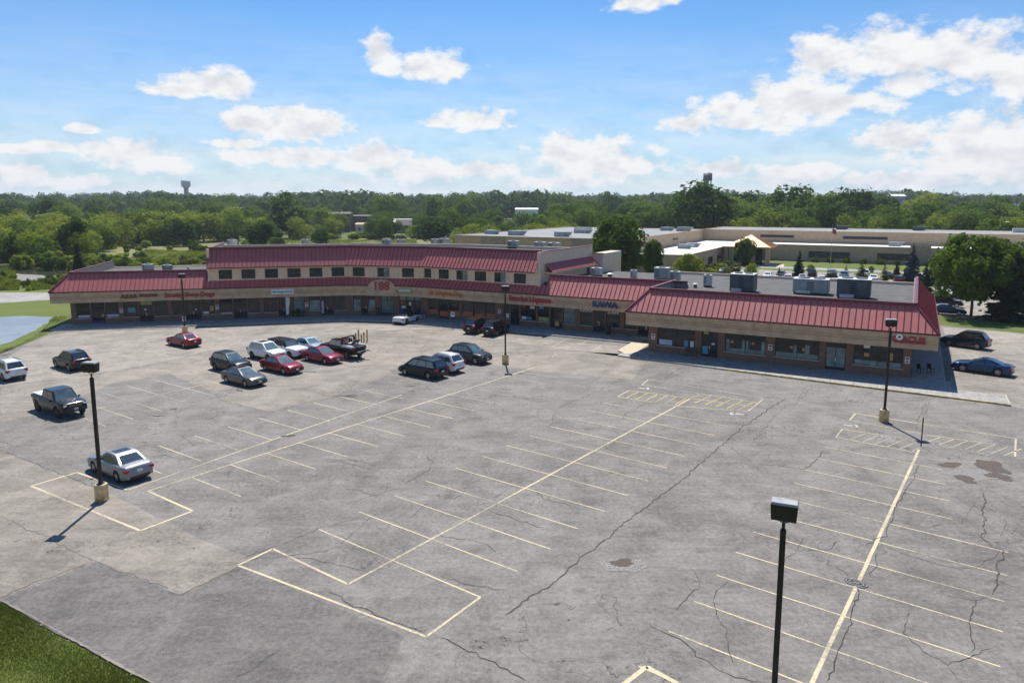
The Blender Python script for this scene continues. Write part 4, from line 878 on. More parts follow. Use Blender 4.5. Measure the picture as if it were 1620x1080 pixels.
# ------------------------------------------------------------------ posts, signs, bollards, seats
def post_sign(px, py, h, label, board=(.32, .46), mat='sign_white', rz=0.0):
    t = thing('sign_post', label, 'sign', tuple(G(px, py)), rz); m = MB(); m.box((0,0,h/2), (.06,.06,h)); m.build('post', 'steel_post', t)
    if board:
        m = MB(); m.box((0,-.045,h-board[1]/2), (board[0], .02, board[1])); b = m.build('sign_board', mat, t)
        m = MB(); m.box((0,-.058,h-board[1]*.38), (board[0]*.62, .004, board[1]*.5)); m.build('symbol', 'sign_blue', b)
    return t
post_sign(716.5, 519, 2.2, 'white and blue accessible-parking sign beside the white convertible', (.5,.6))
post_sign(292.5, 524, 2.0, 'small white sign on a post behind the red sedan', (.42,.62)); post_sign(1457, 706, 2.1, 'thin dark sign post at the hatched bay of the right row', None)
for i, (px, py, h) in enumerate([(563,541,1.15),(567.5,540,1.5),(572,541.5,.95),(576,540.5,1.2),(581,540,1.5)]):
    t = thing('bollard', ['leftmost of the five yellow bollards behind the tow truck', 'tall yellow bollard, second from the left behind the tow truck', 'shortest, middle one of the five yellow bollards', 'yellow bollard, second from the right behind the tow truck', 'rightmost of the five yellow bollards behind the tow truck'][i], 'bollard', tuple(G(px, py)), 0, 'yellow bollards behind the tow truck')
    m = MB(); m.cyl((0,0,0), (0,0,h), .085, n=12); m.cyl((0,0,h), (0,0,h+.05), .085, .04, 12); m.build('post', 'bollard_yellow', t); m = MB(); m.cyl((0,0,h*.78), (0,0,h*.86), .09, n=12); m.build('band', 'black_part', t)
def bench(loc, rz, label):
    t = thing('bench', label, 'bench', loc, rz)
    for x in (-.55, .55):
        for y in (-.2, .2): m = MB(); m.box((x, y, .22), (.06,.06,.44)); m.build('leg', 'bark', t)
    for k in range(4): m = MB(); m.box((0, -.21+k*.14, .45), (1.3,.12,.035)); m.build('seat_slat', 'bark', t)
    for k in range(3): m = MB(); m.box((0, .25, .58+k*.13), (1.3,.03,.1)); m.build('back_slat', 'bark', t)
    for x in (-.6, .6): m = MB(); m.box((x, 0, .64), (.06,.5,.04)); m.build('arm_rest', 'bark', t)
    return t
p = wing_front.pt(wing_front.s_at(1093, .5, .8), .8); bench((p.x, p.y, .15), WA, 'weathered wooden bench under the first window of the wing')
def chair(loc, rz, label, mat, legm):
    t = thing('chair', label, 'chair', loc, rz)
    for x in (-.22, .22):
        for y in (-.2, .2): m = MB(); m.box((x, y, .22), (.035,.035,.44)); m.build('leg', legm, t)
    m = MB(); m.box((0,0,.45), (.5,.46,.04)); m.build('seat', mat, t); m = MB(); m.box((0,.22,.72), (.5,.035,.46)); m.build('backrest', mat, t); return t
for px, lb in ((634, 'blue chair with white legs left of the white-lit salon door'), (667, 'blue chair with white legs right of the white-lit salon door')):
    s = main.s_at(px, .6, 1.4); p = main.pt(s, 1.4); chair((p.x, p.y, .15), main.th(s), lb, 'letter_blue', 'poster_white').scale = (1.25, 1.25, 1.35)
for k, (a, lb) in enumerate(((27.3, 'black folding chair at the right corner of the wing'), (28.2, 'second black folding chair beside the wing\'s side wall'))):
    p = wing_front.pt(a, -2.6-k*.5); chair((p.x, p.y, .15), WA+2.2, lb, 'black_part', 'black_part')
def bin_(loc, label):
    t = thing('litter_bin', label, 'bin', loc); m = MB(); m.cyl((0,0,0), (0,0,.95), .28, .33, 14); m.build('bin_body', 'steel_post', t); m = MB(); m.cyl((0,0,.95), (0,0,1.12), .34, .2, 14); m.build('lid', 'black_part', t)
p = main.pt(main.s_at(597.5, .6, .6), .6); bin_((p.x, p.y, .15), 'dark round litter bin left of the teal double door')
p = main.pt(main.s_at(962, .6, 1.2), 1.2); bin_((p.x, p.y, .15), 'dark litter bin beside the KAWA doorway')
# tall advertising banner and planters at the hair salon
s = main.s_at(455.5, 1.5, .7); p = main.pt(s, .7); t = thing('banner_flag', 'tall white feather banner beside the hair salon door', 'banner', (p.x, p.y, .15), main.th(s))
m = MB(); m.cyl((-.32,0,0), (-.32,0,3.0), .02, n=6); m.build('pole', 'steel_post', t); m = MB(); pr = [(-.28,.3),(.1,.45),(.16,1.4),(.30,2.2),(.34,2.75),(.1,2.98),(-.28,3.0)]
m.face([(x,-.012,z) for x,z in pr]); m.face([(x,.012,z) for x,z in pr[::-1]])
for i in range(len(pr)): a, b = pr[i], pr[(i+1)%len(pr)]; m.face([(a[0],-.012,a[1]),(a[0],.012,a[1]),(b[0],.012,b[1]),(b[0],-.012,b[1])])
m.build('flag', 'poster_white', t); m = MB(); m.box((-.3,0,.05), (.5,.5,.08)); m.build('base', 'steel_post', t)

# ------------------------------------------------------------------ rooftop units
def hvac(px0, px1, py, z, h, label, mat='hvac_grey', depth=None, rz=WA, big=False):
    c = G((px0+px1)/2, py, z); w = (px1-px0)/F_PX*(c.y*.99+2)*.92; d = depth or w*.75; c = c+Vector((0, d*.45, 0))
    t = thing('rooftop_unit', label, 'rooftop unit', tuple(c), rz, 'air conditioners on the roofs')
    m = MB(); m.box((0,0,.09), (w*.94, d*.94, .18)); m.build('curb', 'black_part', t)
    m = MB(); m.box((0,0,.18+h/2), (w, d, h)); m.build('casing', mat, t, bev=.025)
    m = MB(); m.box((0,0,.2+h), (w*1.03, d*1.03, .05)); m.build('top_lid', 'hvac_pale', t)
    k = 3 if big else 2
    for i in range(k):
        x = -w/2+w*(i+.5)/k; m = MB(); m.box((x, -d/2-.012, .2+h*.52), (w/k*.86, .024, h*.8)); pnl = m.build('access_panel', mat, t)
        if i % 2 == (1 if big else 0):
            for q in range(5): l = MB(); l.box((x, -d/2-.035, .2+h*(.25+q*.13)), (w/k*.66, .03, h*.05)); l.build('louver', 'black_part', pnl)
    m = MB(); n = 2 if big else 1
    for i in range(n): m.cyl((-w*.22*(n-1)+i*w*.44, 0, .22+h), (-w*.22*(n-1)+i*w*.44, 0, .34+h), min(w/n, d)*.34, n=16)
    m.build('fan_shroud', 'hvac_dark', t)
    if big: m = MB(); m.box((-w*.18, -d/2-.3, .35), (w*.42, .6, .35)); m.build('intake_hood', 'hvac_pale', t)
    return t
for a in [(359,373,390,9.55,.95,'leftmost grey rooftop unit on the upper roof','hvac_pale'), (477,488,389,9.55,.9,'small grey unit second from the left on the upper roof'), (604,618,389,9.55,.9,'grey unit above the middle roof facet'), (628,640,387,9.55,.7,'low green-grey unit right of the middle facet'), (682,695,389,9.55,.95,'left of two touching grey units on the upper roof'), (696,711,389,9.55,1.05,'right of two touching grey units on the upper roof'), (804,821,393,9.55,1.0,'grey unit on the upper roof left of the end parapet'), (846,864,394,9.55,.9,'large pale-topped unit at the end parapet'), (868,886,393,9.55,.7,'low unit behind the end parapet'),
          (224,240,428,6.25,.75,'pale unit on the left single-storey roof','hvac_pale'), (256,270,428,6.25,.65,'brownish low unit on the left single-storey roof','hvac_grey'), (936,953,437,6.25,1.0,'pale grey unit behind the right single-storey ridge','hvac_pale'), (998,1008,441,6.25,1.0,'narrow white unit behind the right single-storey ridge','hvac_pale'), (1037,1061,443,6.25,1.5,'tall grey-green unit behind the tip of the wing'), (1061,1077,450,6.25,1.5,'boxy grey-green unit right of the tall one at the wing'), (1114,1127,454,6.25,1.35,'slim white unit in the middle of the wing roof','hvac_pale')]:
    hvac(*a)
hvac(1161, 1200, 463, 6.25, 2.0, 'large dark unit with a white intake hood on the wing roof, left', 'hvac_dark', 2.6, WA, True)
hvac(1261, 1317, 466, 6.25, 1.6, 'widest dark green unit on the wing roof', 'hvac_grey', 2.4, WA, True)
hvac(1332, 1384, 473, 6.25, 2.0, 'large dark unit with a white hood on the wing roof, right', 'hvac_dark', 2.6, WA, True)
for i, (px, py, z, r_) in enumerate([(298,428,6.25,.2),(873,438,6.25,.45),(965,438,6.25,.5),(1100,455,6.25,.35),(728,388,9.55,.2),(540,388,9.55,.18),(1086,455,6.25,.4)]):
    t = thing('roof_vent', ['small vent pipe on the left single-storey roof', 'low mushroom vent by the stair block', 'low mushroom vent behind the right ridge', 'white mushroom vent right of the wing tip', 'vent pipe on the upper roof right of the paired units', 'vent pipe on the upper roof above the middle facet', 'white mushroom vent beside the boxy grey-green unit'][i], 'roof vent', tuple(G(px, py, z)), 0, 'vents on the roofs')
    m = MB(); m.cyl((0,0,0), (0,0,.45), r_*.6, n=10); m.build('pipe', 'hvac_dark', t); m = MB(); m.cyl((0,0,.45), (0,0,.6), r_, r_*.5, 12); m.build('cap', 'hvac_pale', t)

# ------------------------------------------------------------------ vehicles
def prof_interp(pts, xs):
    px = [p[0] for p in pts]; pz = [p[1] for p in pts]; z = np.interp(xs, px, pz); k = np.array([.25, .5, .25]); zz = z.copy()
    for _ in range(2): zz[1:-1] = np.convolve(zz, k, 'valid')
    return zz
KINDS = {
 'sedan': dict(L=4.8, W=1.84, wb=2.78, r=.335, low=.22, top=[(-2.4,.62),(-2.34,.92),(-2.2,1.0),(-1.7,1.04),(-.9,1.0),(.9,.97),(1.1,.965),(1.9,.86),(2.2,.77),(2.34,.66),(2.4,.5)], gh=(-1.95,-1.0,.10,1.12), zr=1.49, belt=.95, split=(.10,.5,.90), gr=.70),
 'fastback': dict(L=4.95, W=1.88, wb=2.85, r=.36, low=.21, top=[(-2.47,.62),(-2.42,.92),(-2.3,1.0),(-1.8,1.02),(-.9,.99),(.9,.94),(1.1,.93),(1.9,.84),(2.25,.74),(2.4,.62),(2.47,.48)], gh=(-2.15,-.75,.05,1.15), zr=1.42, belt=.93, split=(.20,.55,.92), gr=.68),
 'suv': dict(L=4.62, W=1.88, wb=2.68, r=.37, low=.29, top=[(-2.31,.7),(-2.28,1.06),(-2.2,1.16),(-1,1.14),(.9,1.10),(1.1,1.09),(1.85,1.02),(2.12,.93),(2.26,.80),(2.31,.55)], gh=(-2.20,-1.66,.22,1.18), zr=1.77, belt=1.09, split=(.07,.36,.64,.93), gr=.74),
 'van': dict(L=5.0, W=1.98, wb=2.95, r=.335, low=.22, top=[(-2.5,.6),(-2.47,1.0),(-2.4,1.08),(-1,1.06),(1.2,1.0),(1.5,.97),(2.1,.82),(2.35,.70),(2.46,.56),(2.5,.45)], gh=(-2.42,-2.0,.65,1.62), zr=1.74, belt=1.02, split=(.05,.33,.65,.93), gr=.74),
 'boxy': dict(L=5.1, W=1.95, wb=2.98, r=.37, low=.27, top=[(-2.55,.7),(-2.53,1.08),(-2.4,1.14),(-1,1.13),(1.0,1.1),(1.2,1.1),(2.1,1.06),(2.42,.98),(2.52,.8),(2.55,.5)], gh=(-2.48,-2.30,.35,.98), zr=1.74, belt=1.08, split=(.05,.35,.65,.95), gr=.82),
 'pickup': dict(L=5.85, W=2.04, wb=3.6, r=.46, low=.52, top=[(-2.92,.85),(-2.9,1.28),(-2.8,1.36),(-1,1.36),(1.3,1.32),(1.5,1.32),(2.45,1.27),(2.75,1.18),(2.88,1.0),(2.92,.7)], gh=(-1.02,-.86,.72,1.42), zr=2.04, belt=1.28, split=(.06,.48,.93), gr=.76),
 'coupe': dict(L=4.45, W=1.90, wb=2.62, r=.36, low=.18, top=[(-2.22,.6),(-2.18,.88),(-2.05,.95),(-1.5,.97),(-.9,.93),(.6,.86),(.8,.85),(1.7,.78),(2.05,.68),(2.18,.56),(2.22,.44)], gh=(-1.35,-.70,.0,.78), zr=1.27, belt=.88, split=(.18,.88), gr=.66),
}
def make_car(label, pos, head, kind, paint, name='parked_car', cat='car', roof=None, sc=1.05, detail=True, rim='rim', rails=False, sunroof=False, tonneau=False, back_window=True, group='vehicles parked in the lot', plate='plate'):
    K = KINDS[kind]; L, W, wb, r, low = K['L'], K['W'], K['wb'], K['r'], K['low']; roof = roof or paint
    t = thing(name, label, cat, (pos[0], pos[1], .014), head, group); t.scale = (sc, sc, sc)
    n = 58 if detail else 30; xs = np.unique(np.concatenate([np.linspace(-L/2, L/2, n), [-L/2+.03, L/2-.03]])); zt = prof_interp(K['top'], xs)
    rows = []; ra = r*1.17
    for x, z in zip(xs, zt):
        q = abs(x)/(L/2); w = W/2*(1-.17*max(0, (q-.70)/.30)**2.1); zl = low+.10*max(0, (q-.86)/.14)
        for c in (-wb/2, wb/2):
            if abs(x-c) < ra: zl = max(zl, r*.98+math.sqrt(ra*ra-(x-c)**2))
        z1 = max(zl+.03, low+.16); z2 = max(z1+.03, .55*z+.22*r); z2 = min(z2, z-.10); z1 = min(z1, z2-.02)
        half = [(w*.955, zl), (w*.985, z1), (w, z2), (w*.985, z-.09), (w*.95, z-.03), (w*.84, z+.005), (w*.45, z+.03), (0, z+.04)]
        rows.append([(x, -a, b) for a, b in half]+[(x, a, b) for a, b in half[-2::-1]])
    m = MB(); m.strip(rows); m.face(rows[0][::-1]); m.face(rows[-1]); body = m.build('body', paint, t, True)
    try: body.data.set_sharp_from_angle(angle=R(42))
    except Exception: pass
    m = MB(); m.box((0,0,(low+.62)/2), (L-.35, W-.52, .62-low)); m.build('underbody', 'black_part', t)
    if detail:
        m = MB(); m.box((0,0,low+.06), (wb-2*ra-.06, W*.975, .11)); m.build('rocker_trim', 'trim_black', t)
    # cabin
    b1, r1, r0, b0 = K['gh']; zb, zr = K['belt']-.05, K['zr']; gb, gr = W/2*.925, W/2*K['gr']
    A = [(b1,-gb*.95,zb),(b0,-gb*.95,zb),(b0,gb*.95,zb),(b1,gb*.95,zb)]; T = [(r1,-gr*.96,zr-.03),(r0,-gr*.96,zr-.02),(r0,gr*.96,zr-.02),(r1,gr*.96,zr-.03)]
    m = MB(); m.face(A[::-1])
    mid = (r1+r0)/2; Tm0, Tm1 = (mid,-gr,zr), (mid,gr,zr)
    m.face([T[0], T[1], Tm0]); m.face([T[2], T[3], Tm1]); m.face([T[1], T[2], Tm1, Tm0]); m.face([T[3], T[0], Tm0, Tm1])
    for i in (0, 2):
        a, b, c, d = A[i], A[(i+1)%4], T[(i+1)%4], T[i]; m.face([a, b, c, d])
    for i in (1, 3): a, b, c, d = A[i], A[(i+1)%4], T[(i+1)%4], T[i]; m.face([a, b, c, d])
    cab = m.build('cabin', roof, t, True, bev=.055)
    try: cab.data.set_sharp_from_angle(angle=R(40))
    except Exception: pass
    def pane(nm, BL, BR, TR, TL, uvs, off=.012, mat=None):
        mat = mat or ('car_windshield' if nm == 'windshield' else 'car_glass')
        BL, BR, TR, TL = map(Vector, (BL, BR, TR, TL)); nn = (BR-BL).cross(TL-BL).normalized(); cen = (BL+BR+TR+TL)/4
        if nn.dot(cen-Vector(((b1+b0)/2, 0, zb))) < 0: nn = -nn
        f = lambda u, v: (BL*(1-u)+BR*u)*(1-v)+(TL*(1-u)+TR*u)*v
        m = MB(); o_ = [f(u, v)+nn*off for u, v in uvs]; i_ = [f(u, v)-nn*.02 for u, v in uvs]; m.face(o_); m.face(i_[::-1])
        for k in range(len(uvs)): j = (k+1) % len(uvs); m.face([o_[k], i_[k], i_[j], o_[j]])
        return m.build(nm, mat, cab if nm != 'x' else t)
    Q = [(.05,.10),(.95,.10),(.90,.90),(.10,.90)]
    pane('windshield', A[1], A[2], T[2], T[1], [(.05,.12),(.95,.12),(.92,.93),(.08,.93)])
    if back_window: pane('rear_window', A[3], A[0], T[0], T[3], [(.07,.18),(.93,.18),(.90,.9),(.10,.9)])
    sp = K['split']
    for i, side in ((0, -1), (2, 1)):
        c4 = (A[0], A[1], T[1], T[0]) if i == 0 else (A[3], A[2], T[2], T[3])
        for a, b in zip(sp, sp[1:]): pane('side_window', *c4, [(a+.012,.16),(b-.012,.16),(b-.012-(.02 if b == sp[-1] else 0),.86),(a+.012+(.03 if a == sp[0] else 0),.86)])
    if sunroof: m = MB(); m.box((mid+.1, 0, zr+.004), ((r0-r1)*.5, gr*1.35, .02)); m.build('sunroof', 'car_glass', cab)
    if rails:
        for s in (-1, 1): m = MB(); bar(m, (r1+.15, s*gr*.88, zr+.05), (r0-.1, s*gr*.88, zr+.05), .045, .05); m.build('roof_rail', 'trim_black', cab)
    # wheels
    for c in (-wb/2, wb/2):
        for s in (-1, 1):
            y1 = s*(W/2-.015); y0 = s*(W/2-.24); m = MB(); pr = [(y0, r*.7), (y0, r*.95), (y0+s*.03, r), (y1-s*.03, r), (y1, r*.95), (y1-s*.015, r*.66)]
            m.strip([[(c+q*math.cos(a), y, r+q*math.sin(a)) for a in np.linspace(0, 2*math.pi, 21)[:-1]] for y, q in pr], close=True); w = m.build('wheel', 'tyre', t, True)
            m = MB(); yr = y1-s*.02; m.cyl((c, yr-s*.08, r), (c, yr-s*.03, r), r*.67, n=18)
            w_disc = m.build('rim', 'rim_dark' if detail else rim, w)
            if detail:
                m = MB()
                for k in range(5):
                    a = 2*math.pi*k/5+.3; bar(m, (c+r*.1*math.cos(a), yr-s*.02, r+r*.1*math.sin(a)), (c+r*.63*math.cos(a), yr-s*.02, r+r*.63*math.sin(a)), .05, .07)
                m.cyl((c, yr-s*.03, r), (c, yr, r), r*.16, n=10); m.strip([[(c+q*math.cos(a), yr-s*.018, r+q*math.sin(a)) for a in np.linspace(0, 2*math.pi, 21)] for q in (r*.68, r*.58)]); m.build('spokes', rim, w)
    # lights, grille, plates, mirrors
    xf = L/2; hz = np.interp(xf-.3, xs, zt)-.13
    for s in (-1, 1):
        m = MB(); m.box((xf-.24, s*(W/2*.72), hz-.01), (.30, .30, .11), s*-.30); m.build('headlight', 'headlight', t, bev=.03)
        zl_ = np.interp(-xf+.1, xs, zt)-.14
        m = MB(); m.box((-xf+.13, s*(W/2*.76), zl_), (.24, .34, .16 if kind in ('sedan','fastback','coupe') else .26), s*.25); m.build('tail_light', 'tail_light', t, bev=.02)
        m = MB(); m.box((b0-.32, s*(W/2+.06), K['belt']+.06), (.14, .20, .13)); m.build('mirror', paint if paint != 'chrome' else roof, t, bev=.03)
    if detail:
        m = MB(); m.box((xf-.05, 0, hz-.12), (.12, W*.50, .20)); m.build('grille', 'trim_black', t, bev=.02); m = MB(); m.box((xf-.045, 0, low+.17), (.10, W*.62, .12)); m.build('lower_grille', 'trim_black', t, bev=.02)
        m = MB(); m.box((-xf+.02, 0, low+.14), (.08, W*.66, .16)); m.build('rear_bumper_trim', 'trim_black', t, bev=.02)
        m = MB(); m.box((xf+.015, 0, low+.28), (.02, .32, .15)); m.build('licence_plate', plate, t); m = MB(); m.box((-xf-.012, 0, .72 if kind != 'pickup' else .85), (.02, .32, .15)); m.build('licence_plate', plate, t)
        for s in (-1, 1):
            for f in (.40, .72): xx = b1+(b0-b1)*f; m = MB(); m.box((xx-.25, s*(W/2*.985), K['belt']-.14), (.17, .03, .03)); m.build('door_handle', paint, t)
    if tonneau: m = MB(); m.box((-1.95, 0, 1.41), (1.72, W*.84, .03)); m.build('bed_cover', 'hvac_pale', t)
    return t
for nm, c, me in (('paint_black', (.008,.009,.010), .2), ('paint_navy', (.010,.012,.022), .35), ('paint_silver', (.25,.26,.275), .6), ('paint_red', (.22,.012,.018), .3), ('paint_crimson', (.23,.010,.030), .35), ('paint_grey', (.11,.11,.105), .6), ('paint_white', (.74,.74,.73), 0), ('paint_pale_blue', (.36,.44,.50), .4), ('paint_charcoal', (.014,.015,.017), .3), ('paint_brown', (.022,.015,.013), .5), ('paint_blue', (.012,.05,.13), .5), ('paint_slate', (.022,.036,.06), .5), ('paint_steel', (.04,.043,.047), .4), ('paint_bg_red', (.12,.012,.015), .3), ('paint_bg_blue', (.25,.34,.44), .4)):
    car_paint(nm, c, me, .45 if nm == 'paint_silver' else .28)
SA = -.6168; HR, HL = SA, SA+math.pi                                     # nose to the lower right / to the upper left
def near(a, b, off):
    """centre of a car whose two near wheels touch the ground at these pixels"""
    A_, B_ = G(*a), G(*b); c = (A_+B_)/2; d = (B_-A_).normalized(); n = Vector((-d.y, d.x, 0)); n = n if n.y > 0 else -n; return c+n*off
make_car('white SUV cut by the left picture edge, seen from behind', (-49.46, 69.07), HL, 'suv', 'paint_white', rim='rim', rails=True)
make_car('black SUV with roof rails half hidden by the lamp head', near((86,582),(116,587),.85), HL, 'suv', 'paint_charcoal', rails=True, sunroof=True)
make_car('lifted black crew-cab pickup truck at the left, nose towards the lower right', near((93.5,661),(59,652),.95), HR, 'pickup', 'paint_black', 'pickup_truck', 'pickup truck', rim='rim_dark', tonneau=True, sc=1.0)
make_car('silver sedan beside the nearest left lamp, seen from behind', near((147.7,747),(191,762.5),.85), HL, 'sedan', 'paint_silver', sunroof=True)
make_car('red sedan parked alone near the storefront below the far lamp', near((269,546),(292,550.5),.85), HL, 'sedan', 'paint_red')
make_car('black SUV directly behind the grey-brown sedan', (-28.79, 72.25), HR, 'suv', 'paint_black', rim='rim_dark')
make_car('grey-brown sedan with a pale hood at the near end of the parked group', near((356.5,605.6),(392.6,613),.85), HR, 'sedan', 'paint_grey', sunroof=True)
make_car('white crossover SUV behind the faded red sedan', (-26.96, 77.8), HR, 'suv', 'paint_white', sunroof=True, rim='rim_dark')
make_car('white boxy SUV with a black roof', (-25.2, 79.5), HR, 'boxy', 'paint_white', roof='paint_black')
make_car('faded red sedan in front of the white crossover', near((421,586),(448,592.6),.85), HR, 'sedan', 'paint_red')
make_car('pale blue sedan at the back of the parked group', (-23.4, 81.9), HR, 'sedan', 'paint_pale_blue')
make_car('dark crimson sedan beside the tow truck', near((486,571),(515.3,576.4),.85), HR, 'sedan', 'paint_crimson')
make_car('white convertible with a black soft top parked at the storefront', near((643,513),(659.4,508),.8), R(64), 'coupe', 'paint_white', roof='trim_black')
make_car('dark brown SUV with a tan-looking roof at the storefront kerb', (-4.6, 94.6), R(64), 'suv', 'paint_brown', rails=True)
make_car('black SUV right of the brown one at the storefront kerb', (-2.1, 92.9), R(63), 'suv', 'paint_black')
make_car('dark navy minivan at the near end of the middle group', near((641.4,593),(678.3,599.6),.9), HL, 'van', 'paint_navy', 'parked_van', 'van')
make_car('white SUV between the navy minivan and the grey SUV', (-7.2, 72.24), HL, 'suv', 'paint_white', rails=True)
make_car('small grey SUV facing the lamp post', (-4.53, 76.4), HR, 'suv', 'paint_steel', sunroof=True)
make_car('dark slate SUV at the right side of the wing', (53.9, 84.3), R(133), 'suv', 'paint_slate', rails=True, sc=1.08)
make_car('blue fastback sedan at the right side of the wing', (47.5, 71.3), R(137), 'fastback', 'paint_blue', sc=1.06)
# tow truck: cab of a dark pickup with a wheel-lift rig instead of a bed
tow = make_car('black tow truck with a boom and wheel lift beside the crimson sedan', (-19.0, 79.1), HL, 'pickup', 'paint_black', 'tow_truck', 'tow truck', sc=1.0, group='vehicles parked in the lot')
m = MB(); m.box((-1.95, 0, 1.32), (1.9, 1.9, .12)); m.build('deck', 'trim_black', tow, bev=.02)
for s in (-1, 1): m = MB(); m.box((-1.9, s*.86, 1.42), (1.75, .36, .22)); m.build('side_box', 'paint_white', tow, bev=.03)
m = MB()
for s in (-1, 1): bar(m, (-1.08, s*.85, 1.35), (-1.08, s*.80, 2.32), .13, .13); bar(m, (-1.08, s*.80, 2.32), (-1.9, s*.80, 1.40), .11, .11)
bar(m, (-1.08, -.84, 2.32), (-1.08, .84, 2.32), .13, .13); m.build('headache_rack', 'trim_black', tow)
m = MB(); bar(m, (-1.4, 0, 1.45), (-2.75, 0, 2.1), .18, .2); m.cyl((-2.75, -.16, 2.1), (-2.75, .16, 2.1), .1, n=10); m.build('boom', 'trim_black', tow)
m = MB(); bar(m, (-2.4, 0, .75), (-3.4, 0, .95), .2, .16); bar(m, (-3.38, -.85, .95), (-3.38, .85, .95), .14, .14)
for s in (-1, 1): bar(m, (-3.4, s*.7, .95), (-3.75, s*.7, .9), .1, .1)
m.build('wheel_lift', 'hvac_dark', tow); m = MB(); m.box((-1.55, 0, 1.55), (.4, .7, .3)); m.build('winch', 'hvac_pale', tow)
m = MB(); m.box((-.1, 0, 2.1), (.28, 1.1, .1)); m.build('light_bar', 'letter_orange', tow)
# cars in the lot behind
bgc = [(1226,447,'sedan','paint_pale_blue','pale blue car behind the wing, left of the spruce row'), (1236,440,'suv','paint_bg_blue','light blue SUV beyond the pale blue car'), (1247,447,'suv','paint_white','white SUV behind the widest rooftop unit'), (1335,441,'suv','paint_bg_blue','light blue SUV between two small spruces'), (1317,437,'sedan','paint_steel','grey car left of the light blue SUV between spruces'), (1381,445,'sedan','paint_white','white car right of the second small spruce'), (1421,449,'suv','paint_bg_red','dark red SUV behind the wing\'s right end'), (1453,446,'suv','paint_pale_blue','pale blue SUV beside the blue spruce'), (1300,447,'sedan','paint_white','white car hidden behind the widest rooftop unit'), (1145,433,'sedan','paint_charcoal','dark car near the entrance drive'),
       (1493,474,'sedan','paint_charcoal','farthest car of the column beside the wing roof'), (1496,485,'suv','paint_charcoal','dark SUV in the column beside the wing roof'), (1498,497,'sedan','paint_slate','dark blue car in the column beside the wing roof'), (1410,458,'sedan','paint_silver','silver car just behind the wing\'s rear parapet'), (1205,452,'sedan','paint_silver','silver car behind the left large rooftop unit'), (1215,441,'sedan','paint_white','white car farthest left in the rear lot'), (1270,444,'sedan','paint_silver','silver car right of the slim dark spruce'), (1285,438,'suv','paint_charcoal','dark SUV left of the small brownish spruce'), (1352,448,'sedan','paint_bg_blue','light blue car behind the right large rooftop unit'), (1368,438,'suv','paint_white','white SUV right of the brownish spruce'), (1404,440,'sedan','paint_steel','grey car left of the dark red SUV'), (1437,441,'sedan','paint_white','white car between the dark red SUV and the blue spruce')]
for px, py, kd, pt, lb in bgc: make_car(lb, G(px, py), WA+math.pi/2*(1 if px < 1490 else 0)+R(4), kd, pt, detail=False, group='cars in the lot behind the building')
# ------------------------------------------------------------------ the tan building behind
BA = R(-28.5); bu = Vector((math.cos(BA), math.sin(BA))); bv = Vector((-bu.y, bu.x)); K1 = Vector((27.1, 172.6))
def BP(a, b): return K1+bu*a+bv*b
school = thing('tan_building', 'long flat-roofed tan brick building with an orange hip-roofed entrance behind the strip', 'building')
def bblock(poly, z1, nm, mat, roofmat, par=.45):
    m = MB(); m.prism(poly, 0, z1); m.build(nm, mat, school); c = sum((Vector(p) for p in poly), Vector((0,0)))/len(poly)
    m = MB(); m.sheet([c+(Vector(p)-c)*.994 for p in poly], z1+.02); m.build('flat_roof', roofmat, school)
    m = MB()
    for i in range(len(poly)): a, b = poly[i], poly[(i+1)%len(poly)]; bar(m, (*a, z1+.05), (*b, z1+.05), .4, .18)
    m.build('coping', 'fascia', school)
bblock([BP(-48.5,0), BP(0,0), BP(0,76), BP(-48.5,76)], 8.2, 'hall_wall', 'tan_brick', 'hall_roof')
bblock([BP(0.05,76), BP(0.05,106), BP(150,106), BP(150,76)], 8.2, 'wing_wall', 'tan_brick', 'hall_roof')
bblock([BP(0.05,3.0), BP(13.6,5.2), BP(13.6,44), BP(13.6,75.9), BP(0.05,75.9)], 4.6, 'low_wall', 'tan_brick', 'poster_white')
bblock([BP(13.7,63), BP(150,63), BP(150,75.9), BP(13.7,75.9)], 4.6, 'low_wall', 'tan_brick', 'poster_white')
for a, w in ((18,10),(42,12),(70,14),(98,14),(120,14)):
    m = MB(); p, q = BP(a, 75.96), BP(a+w, 75.96); m.prism([p, q, q-bv*.12, p-bv*.12], 6.1, 6.9); m.build('window', 'dark_frame', school)
for b in (8, 40): m = MB(); p, q = BP(.0, b), BP(.0, b+5); m.prism([p, q, q+bu*.12, p+bu*.12], 6.2, 6.8); m.build('window', 'dark_frame', school)
for a, w in ((34,11),(52,9),(72,15),(100,12),(122,12)):
    p, q = BP(a, 62.98), BP(a+w, 62.98); m = MB(); m.prism([p, q, q-bv*.1, p-bv*.1], 1.1, 2.9); wn_ = m.build('window', 'dark_frame', school)
    for k in range(4): m = MB(); c0, c1 = p.lerp(q, (k+.06)/4), p.lerp(q, (k+.94)/4); m.prism([c0-bv*.1, c1-bv*.1, c1-bv*.13, c0-bv*.13], 1.2, 2.8); m.build('pane', 'shop_glass', wn_)
for b in (16, 26, 36): p, q = BP(13.6, b), BP(13.6, b+4.5); m = MB(); m.prism([p, q, q+bu*.1, p+bu*.1], 1.0, 2.8); m.build('window', 'shop_glass', school)
for a in (-40,-14): m = MB(); p, q = BP(a,-.02), BP(a+7,-.02); m.prism([p, q, q-bv*.25, p-bv*.25], 0, 8.15); m.build('pilaster', 'fascia_band', school)
for a in (60, 90, 118): m = MB(); p, q = BP(a, 62.95), BP(a+5, 62.95); m.prism([p, q, q-bv*.3, p-bv*.3], 0, 5.3); m.build('pilaster', 'fascia_band', school)
